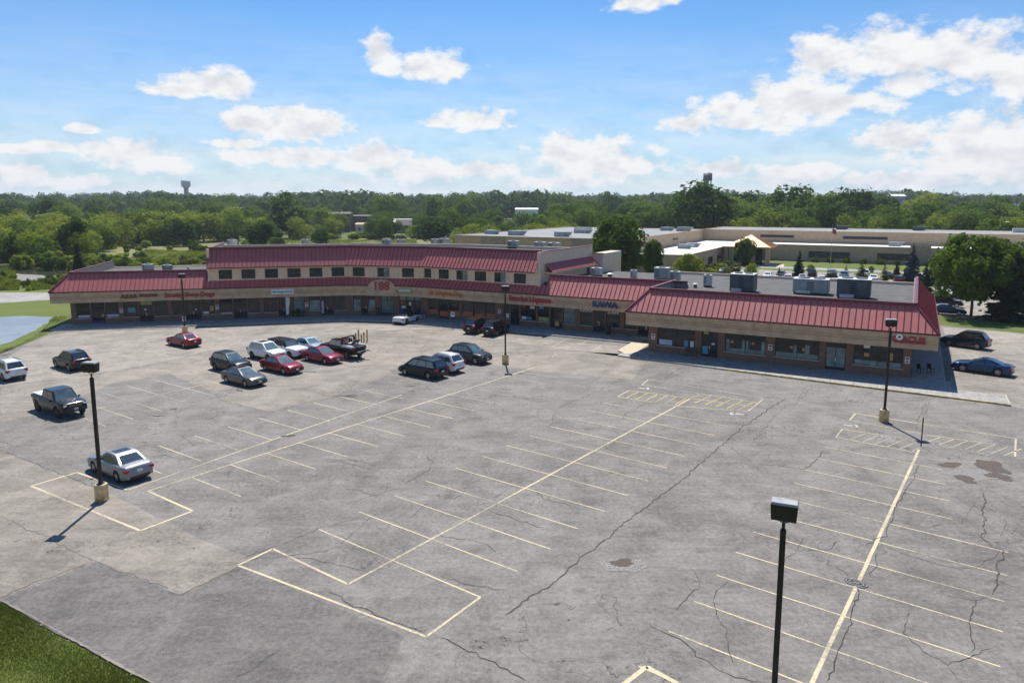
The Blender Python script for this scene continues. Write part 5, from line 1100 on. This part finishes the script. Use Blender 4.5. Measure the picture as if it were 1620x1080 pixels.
# entrance pavilion
ec = BP(20.5, 46.5); m = MB(); w = 6.4
cor = [ec+bu*sx*w+bv*sy*w for sx, sy in ((-1,-1),(1,-1),(1,1),(-1,1))]
plain('copper_roof', (.50, .25, .11), .5, .1, .1, 1)
for i in range(4):
    a, b = cor[i], cor[(i+1)%4]; m.face([(*a, 5.0), (*b, 5.0), (ec.x, ec.y, 8.1)])
    for k in range(1, 16): e_ = a.lerp(b, k/16); f = abs(k/16-.5)*2; pk = Vector((ec.x, ec.y, 8.1)); e3 = Vector((*e_, 5.03)); mid = (a+b)/2; top = Vector((*(ec+(e_-mid)*0), 8.1)); inw = (ec-mid).normalized(); tt = (1-f)*w; bar(m, e3, (*(e_+inw*tt), 5.03+3.1*tt/w), .08, .08)
m.build('entrance_roof', 'copper_roof', school)
m = MB()
for i in range(4): bar(m, (*cor[i], 4.8), (*cor[(i+1)%4], 4.8), .3, .4)
m.build('entrance_fascia', 'copper_roof', school)
for c in cor[:2]+[cor[0].lerp(cor[1], .35), cor[0].lerp(cor[1], .65)]: q = ec+(c-ec)*.86; m = MB(); m.box((q.x, q.y, 2.3), (1.1, 1.1, 4.6), BA); m.build('column', 'tan_brick', school)
m = MB(); m.prism([ec+(c-ec)*.6 for c in cor], 0, 4.6); m.build('entrance_wall', 'shop_glass', school)
# its rooftop units
def hv2(a, b, z, w, h, d, label, mat='hvac_grey'):
    p = BP(a, b); t = thing('rooftop_unit', label, 'rooftop unit', (p.x, p.y, z), BA, 'units on the tan building'); m = MB(); m.box((0,0,h/2), (w, d, h)); m.build('casing', mat, t, bev=.05)
    m = MB(); q = [(w/2,-d*.4,h*.95),(w/2+h*.9,-d*.4,h),(w/2+h*.35,-d*.4,h*.2),(w/2,-d*.4,h*.15)]; q2 = [(x,d*.4,z_) for x,_,z_ in q]; m.face(q); m.face(q2[::-1])
    for i in range(4): m.face([q[i], q2[i], q2[(i+1)%4], q[(i+1)%4]])
    m.build('exhaust_hood', mat, t)
for i, (a, b) in enumerate([(-44,12),(-34,8),(-24,30),(-20,7),(-12,34),(-6,9),(2-10,60),(-2,58),(-30,44)]): hv2(a, b, 8.22, 3.2+.5*(i%3), 1.1+.2*(i%2), 2.4, ['leftmost unit on the tan hall roof', 'hooded unit near the front left of the tan hall roof', 'unit far back on the tan hall roof', 'low unit near the front edge of the tan hall roof', 'hooded unit in the middle of the tan hall roof', 'large hooded unit near the front corner of the tan hall roof', 'unit at the back right of the tan hall roof', 'unit nearest the re-entrant corner of the tan hall', 'small unit at the back left of the tan hall roof'][i])
for i, (a, b, z, mt) in enumerate([(40,96,8.22,'hvac_dark'),(62,98,8.22,'hvac_dark'),(88,96,8.22,'hvac_pale'),(116,94,8.22,'hvac_pale'),(134,96,8.22,'hvac_pale'),(56,70,4.62,'hvac_grey'),(78,70,4.62,'hvac_pale'),(100,70,4.62,'hvac_pale'),(6,30,4.62,'hvac_grey'),(6,38,4.62,'hvac_grey')]): hv2(a, b, z, 3.0, 1.2, 2.2, ['dark unit above the entrance on the long wing', 'dark unit left of the flag on the long wing', 'pale unit right of the flag on the long wing', 'pale unit above the blue spruce on the long wing', 'pale unit at the right end of the long wing', 'grey unit on the white roof left of the flag', 'pale unit on the white roof right of the flag', 'pale unit on the white roof by the blue spruce', 'grey unit on the white roof near the big tree', 'second grey unit on the white roof near the big tree'][i], mt)
fp = G(1313, 427); t = thing('flagpole', 'tall white flagpole with a flag in front of the tan building', 'flagpole', tuple(fp)); m = MB(); m.cyl((0,0,0), (0,0,11.5), .07, .04, 8); m.build('pole', 'hvac_pale', t)
m = MB(); rows = [[(.05+.16*k, .12*math.sin(k*1.1), 10.6-.10*k-.15*j) for j in range(9)] for k in range(7)]; m.strip(rows); plain('flag_red', (.42, .05, .06), .7, var=.3, scale=6); m.build('flag', 'flag_red', t)
# shrubs along its wall are set with the other plants
# ------------------------------------------------------------------ far buildings and water towers
def house(px, Y, w, d, h, rh, label, wallm, roofm, rz=0):
    X = (px-810)/F_PX*(Y*.99+2.4); t = thing('house', label, 'building', (X, Y, ground_z(X, Y)), rz); m = MB(); m.box((0,0,h/2), (w, d, h)); m.build('wall', wallm, t)
    m = MB(); a, b = w/2+.4, d/2+.4; v = [(-a,-b,h),(a,-b,h),(a,b,h),(-a,b,h),(-a+.3,0,h+rh),(a-.3,0,h+rh)]
    for f in ((0,1,5,4),(2,3,4,5),(0,4,3),(1,2,5),(3,2,1,0)): m.face([v[i] for i in f])
    m.build('roof', roofm, t)
    for k in range(max(2, int(w/4))): x = -w/2+w*(k+.5)/max(2, int(w/4)); m = MB(); m.box((x,-d/2-.02,h*.5), (1.3,.08,1.4)); m.build('window', 'dark_frame', t)
plain('house_brown', (.16, .11, .09), .85); plain('house_grey', (.30, .29, .28), .85); plain('shingle', (.13, .125, .12), .9)
for a in [(538,430,14,10,10.5,1.0,'dark brown building with a flat roof beyond the meadow','house_brown','shingle'), (568,440,16,9,9,.6,'brown building right of its darker neighbour beyond the meadow','house_brown','shingle'), (622,420,22,10,5.5,2.2,'low white-roofed building beyond the meadow','house_grey','poster_white'), (640,410,9,9,4.5,3.2,'small grey gabled house beyond the meadow','house_grey','shingle'), (590,405,18,6,5.0,1.0,'low tan sheds beyond the meadow','stucco','fascia'), (36,395,20,9,8.5,1.4,'pale-roofed house among the trees at the far left','house_brown','poster_white'), (833,520,16,9,12,1.0,'white building between the trees behind the tan hall','sign_white','poster_white'), (905,430,18,8,10.8,1.0,'grey industrial shed behind the tan hall','house_grey','hvac_grey'), (1014,430,10,8,10,.8,'dark-roofed shed behind the tan hall','house_grey','shingle'), (1415,700,14,9,20,2.0,'white-roofed house on the wooded slope at right','house_grey','poster_white'), (1585,560,18,10,12,3,'grey house roof among the trees at the far right','house_grey','hvac_grey'), (1605,290,9,7,9,.5,'small white building at the right edge','sign_white','poster_white'), (372,520,14,8,12,1,'pale shed among the trees left of centre','house_grey','poster_white'), (3,600,22,8,14,1,'pale building on the far left skyline','house_grey','hvac_pale')]: house(*a)
def tower(px, Y, top, label, kind):
    X = (px-810)/F_PX*(Y*.99+2.4); gz = ground_z(X, Y); t = thing('water_tower', label, 'water tower', (X, Y, gz)); H = top-gz
    if kind == 0:
        pr = [(4.2,0),(3.6,H*.5),(3.4,H-13),(4.2,H-11.5),(6.8,H-9.2),(7.2,H-8),(7.2,H-.8),(6.6,H-.2),(0.1,H)]
        m = MB(); m.strip([[(r*math.cos(a), r*math.sin(a), z) for a in np.linspace(0, 6.2832, 25)[:-1]] for r, z in pr[:4]], close=True); m.build('shaft', 'house_grey', t, True); m = MB(); m.strip([[(r*math.cos(a), r*math.sin(a), z) for a in np.linspace(0, 6.2832, 25)[:-1]] for r, z in pr[3:]], close=True); m.build('tank', 'hvac_pale', t, True)
    else:
        m = MB(); m.cyl((0,0,H-7), (0,0,H), 4.2, n=24); m.cyl((0,0,H), (0,0,H+1.0), 4.2, .6, 24); m.build('tank', 'letter_blue' if False else 'hvac_dark', t, True)
        for a in range(6): q = R(60*a); m = MB(); bar(m, (4.4*math.cos(q), 4.4*math.sin(q), 0), (3.6*math.cos(q), 3.6*math.sin(q), H-7), .45, .45); m.build('leg', 'hvac_dark', t)
        m = MB(); m.cyl((0,0,0), (0,0,H-7), .8, n=10); m.build('riser', 'hvac_dark', t)
tower(297, 1180, 17+1180*34/1141, 'pale concrete water tower above the woods at left', 0)
tower(1117, 700, 17+700*45/1141, 'dark steel water tower behind the tallest tree at right', 1)

# ------------------------------------------------------------------ trees and plants
def leaf_cloud(pts, nrm, size, rg, squash=1.0):
    """one bent leaf-clump quad per point"""
    n = len(pts); r = rg.normal(size=(n,3)); u = np.cross(nrm, r); u /= np.linalg.norm(u, axis=1)[:,None]+1e-9; v = np.cross(nrm, u)
    s = size*(.45+1.05*rg.random(n)**1.4)[:,None]; a = s*u; b = s*v*(.55+.45*rg.random(n))[:,None]
    V = np.stack([pts-a*.5, pts-b*.5+nrm*s*.12, pts+a*.5, pts+b*.5+nrm*s*.12], 1).reshape(-1,3)
    Fc = np.arange(4*n).reshape(n,4); return V, Fc
def mesh_np(name, V, Fc, mats, fmat=None):
    me = bpy.data.meshes.new(name); me.vertices.add(len(V)); me.vertices.foreach_set('co', np.asarray(V, np.float32).ravel()); k = Fc.shape[1]
    me.loops.add(Fc.size); me.loops.foreach_set('vertex_index', Fc.ravel().astype(np.int32)); me.polygons.add(len(Fc)); me.polygons.foreach_set('loop_start', (np.arange(len(Fc))*k).astype(np.int32)); me.polygons.foreach_set('loop_total', np.full(len(Fc), k, np.int32))
    for q in mats: me.materials.append(MATS[q])
    me.update(); me.validate(); return me
def crown_points(cz, rx, rz, nl, per, rg, lobe=.40, low=-1.0, stray=.10):
    """points on the surfaces of overlapping lobes, so that the crown breaks into clumps"""
    P, N = [], []
    for i in range(nl):
        d = rg.normal(size=3); d /= np.linalg.norm(d); d[2] = max(d[2], low)
        rad = rg.uniform(.45, .82); c = np.array([d[0]*rx*rad, d[1]*rx*rad, cz+d[2]*rz*rad]); R0 = lobe*rg.uniform(.65, 1.25)*min(rx, rz)
        q = rg.normal(size=(per,3)); q /= np.linalg.norm(q, axis=1)[:,None]; out = d*np.array([1,1,.8]); q = q+out*.45+np.array([0,0,.15]); q /= np.linalg.norm(q, axis=1)[:,None]
        rr = R0*((.58+.50*rg.random(per)**.6)*np.where(rg.random(per) < stray, rg.uniform(1.1, 1.38, per), 1))[:,None]; P.append(c+q*rr); N.append(q*.75+rg.normal(size=(per,3))*.38+np.array([0,0,.22]))
    P = np.concatenate(P); N = np.concatenate(N); N /= np.linalg.norm(N, axis=1)[:,None]; k = P[:,2] > .15; return P[k], N[k]
def trunk_mesh(name, h, r0, top, rg, limbs=6, spread=2.0):
    m = MB(); pts = [Vector((0,0,-.2))]; 
    for k in range(1, 6): pts.append(Vector((rg.normal()*.08*k*.4, rg.normal()*.08*k*.4, top*k/5)))
    for k in range(5): m.cyl(pts[k], pts[k+1], r0*(1-.15*k), r0*(1-.15*(k+1)), 7, cap=False)
    for k in range(limbs):
        a = 2*math.pi*k/limbs+rg.normal()*.3; z0 = h*(.55+.4*rg.random()); p = Vector((0,0,min(z0, top))); q = p+Vector((math.cos(a)*spread*rg.uniform(.5,1), math.sin(a)*spread*rg.uniform(.5,1), rg.uniform(1.0,2.6))); m.cyl(p, q, r0*.42, r0*.12, 5, cap=False)
    return m.mesh(name, 'bark')
TREES = {}
def tree_kind(key, leaf, cz, rx, rz, nl, per, size, seed, trunk=True, low=-1.0, lobe=.40):
    rg = np.random.default_rng(seed); P, N = crown_points(cz, rx, rz, nl, per, rg, lobe, low); V, Fc = leaf_cloud(P, N, size, rg); TREES[key] = (mesh_np('crown', V, Fc, [leaf]), trunk_mesh('trunk', cz-rz*.6, .20, cz+rz*.35, rg, spread=rx*.6) if trunk else None)
def spruce_kind(key, leaf, tiers, size, seed, rad=2.3, ragged=.3):
    """tiers of drooping boughs of uneven length, each bough a row of needle clumps"""
    rg = np.random.default_rng(seed); P, N = [], []
    for i in range(tiers):
        f = (i+.5)/tiers; z = .6+9.2*f; nb = max(4, int(13*(1-f)+3))
        for b in range(nb):
            a = rg.random()*6.2832; L = rad*(1-f)**.82*rg.uniform(1-ragged, 1+ragged*.6)+.12; k = max(3, int(L*9)); t = np.linspace(.12, 1, k); r = L*t
            for w in range(2):
                side = rg.normal(size=k)*.16*L*(t*.7+.2); x = r*math.cos(a)-side*math.sin(a); y = r*math.sin(a)+side*math.cos(a); zz = z-.34*r+.10*r*r/max(L,.4)+rg.normal(size=k)*.06
                P.append(np.stack([x, y, zz], 1)); N.append(np.stack([np.full(k, math.cos(a)*.45), np.full(k, math.sin(a)*.45), np.full(k, .8)], 1)+rg.normal(size=(k,3))*.32)
    t = np.linspace(9.3, 10.2, 12); P.append(np.stack([t*0, t*0, t], 1)); N.append(np.tile([.7, .3, .5], (12,1))+rg.normal(size=(12,3))*.4)
    P = np.concatenate(P); N = np.concatenate(N); N /= np.linalg.norm(N, axis=1)[:,None]; k = P[:,2] > .1; V, Fc = leaf_cloud(P[k], N[k], size, rg); TREES[key] = (mesh_np('crown', V, Fc, [leaf]), trunk_mesh('trunk', 2, .16, 9, rg, 0))
tree_kind('maple', 'leaf_mid', 5.9, 5.4, 4.5, 90, 150, .42, 11, lobe=.25); tree_kind('maple_dark', 'leaf_mid', 5.6, 4.6, 4.7, 84, 140, .44, 12, lobe=.25)
tree_kind('oak1', 'leaf_mid', 5.9, 4.3, 4.1, 34, 90, .62, 21); tree_kind('oak2', 'leaf_dark', 5.6, 4.6, 4.4, 36, 90, .62, 22); tree_kind('cotton', 'leaf_mid', 5.6, 3.2, 4.5, 32, 90, .58, 23); tree_kind('cotton2', 'leaf_dark', 5.6, 3.0, 4.5, 30, 90, .58, 24)
tree_kind('willow1', 'leaf_light', 4.9, 4.8, 4.9, 40, 90, .58, 25, low=-.9); tree_kind('willow2', 'leaf_light', 4.6, 5.6, 4.8, 44, 90, .58, 26, low=-.9); tree_kind('bushy', 'leaf_mid', 4.7, 5.2, 4.9, 42, 90, .58, 27, low=-.9); tree_kind('oak3', 'leaf_mid', 5.6, 4.4, 4.5, 15, 190, .60, 61, lobe=.56); tree_kind('bushy2', 'leaf_mid', 4.6, 5.4, 5.0, 17, 210, .58, 62, low=-.9, lobe=.55); tree_kind('willow3', 'leaf_light', 4.6, 5.0, 5.0, 16, 210, .56, 63, low=-.9, lobe=.55); tree_kind('young', 'leaf_light', 5.9, 3.6, 4.0, 30, 85, .55, 28)
tree_kind('shrub1', 'leaf_light', 4.2, 7.5, 5.2, 26, 70, 1.3, 31, False, -.6); tree_kind('shrub2', 'leaf_mid', 4.2, 7.0, 5.4, 26, 70, 1.3, 32, False, -.6); tree_kind('shrub3', 'leaf_brown', 4.2, 7.5, 5.2, 24, 60, 1.25, 33, False, -.6)
tree_kind('far1', 'leaf_far', 5.6, 4.6, 4.4, 22, 46, 1.0, 41); tree_kind('far2', 'leaf_far', 5.4, 3.8, 4.6, 20, 46, 1.0, 42)
spruce_kind('spruce', 'leaf_spruce', 24, .50, 51, 2.5, .35); spruce_kind('blue_spruce', 'leaf_blue_spruce', 26, .50, 52, 2.7, .2); spruce_kind('juniper', 'leaf_brown', 15, .55, 53, 3.2, .55)
def plant(key, x, y, h, label, cat='tree', group=None, wide=1.0, name=None, z=None):
    cr, tr = TREES[key]; s = h/10.2; nm = name or ('tree' if cat == 'tree' else cat.replace(' ', '_')); rz = random.uniform(0, 6.28); z = ground_z(x, y)-.05 if z is None else z
    if tr is None:
        o = obj(nm, cr); tag(o, label, cat, group); o.location = (x, y, z); o.scale = (s*wide, s*wide, s); o.rotation_euler = (0, 0, rz); return o
    t = thing(nm, label, cat, (x, y, z), rz, group); t.scale = (s*wide*random.uniform(.86, 1.14), s*wide*random.uniform(.86, 1.14), s); obj('crown', cr, t); obj('trunk', tr, t); return t
def X_at(px, Y): return (px-810)/F_PX*(Y*math.cos(PITCH)+CAM_H*math.sin(PITCH))
def H_at(py, Y, gz=0.0):
    a = (py-CY_PX)/F_PX; c, s = math.cos(PITCH), math.sin(PITCH)      # solve for the height seen at row py at distance Y
    return CAM_H-Y*(s+a*c)/(c-a*s)-gz
def tp(key, px, Y, top, label, cat='tree', group=None, wide=1.0, name=None):
    X = X_at(px, Y); gz = ground_z(X, Y); return plant(key, X, Y, max(.6, H_at(top, Y, gz)), label, cat, group, wide, name)
# trees one can name
tp('maple', 1536, 107.5, 369, 'big spreading leafy tree right of the wing', wide=1.02); tp('spruce', 1600, 104, 398, 'dark conifer at the right picture edge', wide=1.5, name='conifer'); tp('maple_dark', 1594, 118, 380, 'leafy tree behind the dark conifer at the right edge')
tp('maple_dark', 974, 150, 338, 'big dense tree between the strip and the tan building', wide=1.12); tp('maple_dark', 1031, 158, 377, 'smaller tree touching the right of the big dense tree', wide=.62); tp('young', 1088, 150, 400, 'small light green tree behind the wing tip', wide=1.1); tp('maple_dark', 1178, 196, 375, 'tree in front of the orange entrance roof', wide=.85); tp('young', 1186, 158, 416, 'small light green tree left of the entrance path', wide=1.1)
tp('spruce', 1263, 160, 396, 'slim dark spruce in front of the low windows', wide=1.0, name='spruce_tree'); tp('juniper', 1309, 152, 424, 'small brownish spruce right of the slim one', name='spruce_tree', wide=1.1); tp('juniper', 1361, 152, 410, 'brownish spruce right of the light blue SUV', name='spruce_tree'); tp('juniper', 1398, 146, 416, 'brownish spruce behind the right large rooftop unit', name='spruce_tree', wide=1.1); tp('blue_spruce', 1441, 152, 386, 'blue-green spruce behind the wing\'s right end', name='spruce_tree'); tp('spruce', 1480, 150, 396, 'dark spruce right of the blue-green one', name='spruce_tree', wide=1.25); tp('spruce', 1462, 138, 417, 'dark spruce nearest the wing\'s right parapet', name='spruce_tree', wide=1.15); tp('spruce', 1500, 150, 420, 'dark spruce left of the big spreading tree', name='spruce_tree', wide=1.3)
tp('oak2', 686, 300, 341, 'round dark tree standing at the meadow\'s right end', wide=1.45); tp('oak2', 507, 275, 361, 'small round tree alone in the meadow', wide=1.0); tp('cotton2', 412, 255, 341, 'tall dark tree at the meadow\'s left end', wide=1.3); tp('oak2', 440, 262, 375, 'low dark tree beside the tall one at the meadow', wide=1.2); tp('cotton', 458, 350, 303, 'tallest tree above the left part of the upper roof', wide=1.25); tp('cotton', 686, 480, 311, 'tall rounded tree behind the meadow\'s round tree', wide=1.1)
tp('oak2', 1102, 300, 287, 'tallest dark tree right of centre below the dark water tower', wide=1.15); tp('oak1', 1250, 330, 292, 'tall tree above the entrance on the skyline', wide=1.0); tp('oak2', 1347, 345, 297, 'dark round tree on the skyline above the flag', wide=.9); tp('oak1', 1310, 300, 306, 'broad tree behind the flagpole', wide=1.2); tp('oak1', 1572, 230, 343, 'round tree behind the big spreading tree', wide=1.1); tp('cotton2', 72, 420, 303, 'tall dark tree on the far left skyline', wide=1.2); tp('cotton2', 118, 215, 332, 'tall dark tree in the left thicket', wide=1.0); tp('spruce', 126, 165, 385, 'dark pointed evergreen at the marsh edge', name='conifer'); tp('cotton2', 290, 285, 338, 'dark tree at the right of the left thicket', wide=1.2)
for i, (k_, px, Y, top, lb) in enumerate([('juniper',1232,156,421,'small brownish spruce left of the slim dark one'),('young',1283,168,418,'small light tree between the slim spruce and the flagpole'),('juniper',1338,166,418,'small brownish spruce behind the light blue SUV'),('spruce',1418,160,412,'slim dark spruce left of the blue-green one'),('young',1378,172,420,'small light tree before the low dark windows'),('juniper',1160,150,424,'brownish spruce left of the entrance path')]): tp(k_, px, Y, top, lb, name='small_tree')
# wooded belts: many trees that nothing tells apart
GL = ('tree of the thicket behind the marsh at left', 'trees of the thicket behind the marsh'); GL2 = ('tree farther back behind the marsh thicket', 'trees farther back at left'); GL3 = ('tree in the rear woods at left', 'trees in the rear left woods')
GM = ('tree of the woods beyond the meadow', 'trees beyond the meadow'); GT = ('tree behind the tan hall roof', 'trees behind the tan hall'); GR = ('tree behind the long tan wing at right', 'trees behind the tan wing'); GF = ('tree of the back row below the skyline', 'trees of the back row')
GS = ('low shrub of the scrub behind the strip', 'shrubs of the scrub'); GS2 = ('shrub at the far edge of the meadow', 'shrubs at the meadow edge')
rg = random.Random(21); cnt = 0
LOOK = {'willow1': 'yellow-green rounded', 'willow2': 'broad yellow-green', 'bushy': 'bushy mid-green', 'oak1': 'round-crowned green', 'oak2': 'dark round-crowned', 'oak3': 'uneven-crowned green', 'bushy2': 'ragged bushy green', 'willow3': 'ragged yellow-green', 'cotton': 'tall green', 'cotton2': 'tall dark', 'shrub1': 'yellow-green', 'shrub2': 'mid-green', 'shrub3': 'brownish'}
def fringe(px):
    py = 419 if px < 110 else (419-(px-110)*.30 if px < 200 else (392-(px-200)*.06 if px < 330 else 384)); return G(px, py).y
def belt(n, x0, x1, Y0, Y1, t0, t1, kinds, lab, cat='tree', wide=(.9, 1.25), slope=0.0, avoid=None):
    for _ in range(n):
        px = rg.uniform(x0, x1); Y = rg.uniform(Y0, Y1)
        if avoid and avoid(px, Y): continue
        f = (Y-Y0)/max(1, Y1-Y0); top = t1+(t0-t1)*f+rg.gauss(0, 3.0)+slope*(px-x0)
        k = rg.choice(kinds); tp(k, px, Y, top, LOOK[k]+' '+lab[0], cat, LOOK[k]+' '+lab[1], rg.uniform(*wide))
open_meadow = lambda px, Y: Y < fringe(px)
TH = ['willow1','willow2','willow3','willow3','bushy','bushy2','bushy2']
belt(34, -30, 200, 180, 230, 350, 385, TH+['cotton'], GL, avoid=open_meadow); belt(86, -40, 440, 235, 320, 334, 358, TH, GL2, avoid=open_meadow); belt(36, -60, 470, 330, 470, 318, 333, ['oak1','oak3','oak2','bushy2','cotton','willow3'], GL3)
belt(34, 290, 620, 300, 440, 328, 352, ['willow3','bushy2','oak3','cotton','oak2','willow2'], GM, avoid=lambda px, Y: Y < fringe(px)+15 or (520 < px < 660 and Y > 375)); belt(22, 430, 760, 470, 600, 322, 340, ['oak1','oak3','cotton','bushy2'], GM); belt(14, 700, 900, 300, 380, 330, 352, ['oak1','oak3','cotton2','bushy2'], GT); belt(8, 735, 900, 280, 300, 351, 357, ['willow3','willow2'], GT, wide=(1.2,1.6)); belt(28, 860, 1120, 320, 450, 312, 333, ['oak1','oak3','cotton','bushy2'], GT); belt(44, 1090, 1700, 300, 420, 304, 330, ['oak1','oak3','cotton','bushy2','oak2','willow3'], GR); belt(24, 1100, 1700, 272, 300, 328, 346, ['oak3','bushy2','willow3'], GR); belt(40, -60, 1700, 480, 640, 309, 321, ['oak1','oak3','cotton'], GF, wide=(1.0,1.4))
belt(22, 440, 720, 345, 395, 350, 366, ['willow3','bushy2','oak3','cotton'], GM, wide=(.9,1.4), avoid=lambda px, Y: 525 < px < 650 and rg.random() < .55)
belt(95, 150, 335, 148, 235, 400, 424, ['shrub1','shrub1','shrub2','shrub3'], GS, 'shrub', (.8, 1.5)); belt(26, 20, 200, 172, 200, 396, 410, ['shrub2','shrub1'], GS, 'shrub', (.8, 1.2), avoid=lambda px, Y: px < 140 and Y < 180); belt(40, 430, 690, 338, 360, 366, 373, ['shrub1','shrub2','shrub1'], GS2, 'shrub', (1.0, 1.8)); belt(30, 200, 450, 250, 300, 376, 390, ['shrub2','shrub1'], GS2, 'shrub', (.8, 1.4))
for i in range(70):
    px = rg.uniform(-40, 150); py = rg.uniform(436, 457)
    if 22 < px < 66 and py < 451 or (px > 60 and py < 440): continue
    q = G(px, py); plant(rg.choice(['shrub1','shrub1','shrub2']), q.x, q.y, rg.uniform(.7, 1.9), 'light green bush on the bank between the marsh and the footpath', 'shrub', 'bushes on the marsh bank', rg.uniform(.7,1.2))
# clipped shrubs before the tan building
for i in range(24):
    p = BP(36+i*4.2, 60.3+rg.uniform(-.5,.5)); plant('shrub2', p.x, p.y, rg.uniform(1.5, 2.3), 'rounded shrub in the hedge row before the low tan wall', 'shrub', 'hedge shrubs of the tan building', .85)
for i in range(7): p = BP(15+.4*i, 8+i*4.6); plant('shrub3' if i % 2 else 'shrub2', p.x, p.y, 1.8, 'shrub along the side wall near the entrance', 'shrub', 'shrubs at the side wall', 1.0)
for i in range(12): q = G(1125+rg.uniform(-22,48), rg.uniform(428,448)); plant('shrub3' if i % 3 else 'shrub1', q.x, q.y, rg.uniform(1.2,2.4), 'shrub in the planted bed behind the wing', 'shrub', 'shrubs in the bed', 1.1)
s = main.s_at(471, .8, .9); p = main.pt(s, .9); tt_ = plant('shrub2', p.x, p.y, 1.2, 'tallest of three leafy plants at the hair salon window', 'plant', None, .45, 'leafy_plant', .3)
for i, (px, Y) in enumerate(((463,.9),(479,1.0))): s = main.s_at(px, .8, Y); p = main.pt(s, Y); plant('shrub2', p.x, p.y, .9, ['left of the three plants at the hair salon window', 'right of the three plants at the hair salon window'][i], 'plant', None, .4, 'leafy_plant', .2)
# the far woods: one mass
rgn = np.random.default_rng(5); Vs, Fs, off = [], [], 0
for i in range(1150):
    Y = 660+rgn.random()**1.2*1500; px = -120+rgn.random()*1860; X = X_at(px, Y); gz = ground_z(X, Y); top = 309+rgn.normal()*2.2+2.5*math.sin(px*.021)-(Y > 1400)*1.0; h = min(30, max(9, H_at(top, Y, gz)))
    P_, N_ = crown_points(5.4*h/10, h*rgn.uniform(.42,.62), h*.47, 9, 26, rgn, .5, stray=0); P_ = P_+np.array([X, Y, gz]); V, Fc = leaf_cloud(P_, N_, h*.15, rgn); Vs.append(V); Fs.append(Fc+off); off += len(V)
far = obj('distant_woods', mesh_np('distant_woods', np.concatenate(Vs), np.concatenate(Fs), ['leaf_far'])); tag(far, 'continuous dark green woods along the horizon', 'woods', None, 'stuff')
# reeds and tall grass round the water
def blades(name, label, cat, n, where, h, w, mat, seed):
    rgb = np.random.default_rng(seed); B = np.array([where(rgb) for _ in range(n)]); hh = h*(.35+rgb.random(n))*(.55+.45*np.sin(B[:,0]*.9+2*np.sin(B[:,1]*.5))*np.sin(B[:,1]*.7+1.3)+.35*np.sin(B[:,0]*.23)); hh = np.clip(hh, h*.12, None); a = rgb.random(n)*6.2832; d = np.stack([np.cos(a), np.sin(a), np.zeros(n)], 1); lean = rgb.normal(size=(n,3))*.28; lean[:,2] = 1; ww = w*(.6+.8*rgb.random(n))[:,None]
    V = np.stack([B-d*ww, B+d*ww, B+lean*hh[:,None]], 1).reshape(-1,3); o = obj(name, mesh_np(name, V, np.arange(3*n).reshape(n,3), [mat])); tag(o, label, cat, None, 'stuff'); return o
def quad_sampler(polys, z=-.03):
    P = [[G(*q) for q in poly] for poly in polys]
    def f(rgb):
        a, b, c, d = P[rgb.integers(len(P))]; u, v = rgb.random(), rgb.random(); p = (a*(1-u)+b*u)*(1-v)+(d*(1-u)+c*u)*v; return (p.x, p.y, z)
    return f
blades('reeds', 'light green reeds and tall grass round the marsh water', 'reeds', 9000, quad_sampler([[(-40,452),(30,450),(30,459),(-40,460)],[(55,453),(120,446),(118,455),(40,460)],[(-40,428),(24,430),(26,442),(-40,446)],[(100,424),(170,420),(175,434),(120,436)]]), 1.3, .14, 'reed', 3)
blades('lawn_grass', 'short mown grass at the near left corner', 'grass', 60000, quad_sampler([[(0,951),(90,1003),(0,1140),(-160,1000)],[(90,1003),(245,1083),(160,1140),(0,1140)]]), .075, .012, 'blade', 4)
blades('pond_bank_grass', 'rough grass on the pond bank', 'grass', 5000, quad_sampler([[(86,500),(112,500),(60,540),(62,527)],[(62,527),(64,540),(22,560),(22,548)],[(20,548),(30,556),(0,565),(0,556)]]), .16, .04, 'blade', 6)
blades('meadow_grass', 'dry tall grass in the meadow behind the strip', 'grass', 30000, quad_sampler([[(180,420),(330,420),(330,396),(230,396)],[(380,392),(660,390),(660,379),(440,380)]]), .7, .10, 'reed', 8)
# worn edge between lawn and paving
e0_, e1_ = G(0, 947), G(247, 1083); dd = (e1_-e0_).normalized(); nn = Vector((-dd.y, dd.x, 0)); L_ = (e1_-e0_).length+14; A_, B_ = [], []
for k in range(90):
    p = e0_-dd*6+dd*(L_*k/89); A_.append((*(p+nn*random.uniform(0,.07))[:2], .016)); B_.append((*(p-nn*random.uniform(.02,.09))[:2], .016))
m = MB(); m.strip([A_, B_]); m.build('dirt_edge', 'asphalt_tan', lot)
for i in range(26):
    p = e0_+dd*(random.random()*L_*.8)+nn*random.uniform(-.15,.22); m = MB(); m.box((p.x, p.y, .012), (.03+random.random()*.07, .03+random.random()*.05, .04), random.random()*3); m.build('edge_stone', 'concrete', lot, bev=.01)

# ------------------------------------------------------------------ air
m = MB(); m.box((0, 1500, 41), (6600, 6600, 100)); haze = m.build('haze', 'concrete'); haze.data.materials.clear(); tag(haze, kind='stuff')
hm = bpy.data.materials.new('haze_air'); hm.use_nodes = True; ht = hm.node_tree; ht.nodes.clear(); ho = ht.nodes.new('ShaderNodeOutputMaterial'); hv = ht.nodes.new('ShaderNodeVolumePrincipled')
hv.inputs['Color'].default_value = (.80, .88, 1.0, 1); hv.inputs['Density'].default_value = .00012; hv.inputs['Anisotropy'].default_value = .2
ht.links.new(hv.outputs[0], ho.inputs['Volume']); haze.data.materials.append(hm)
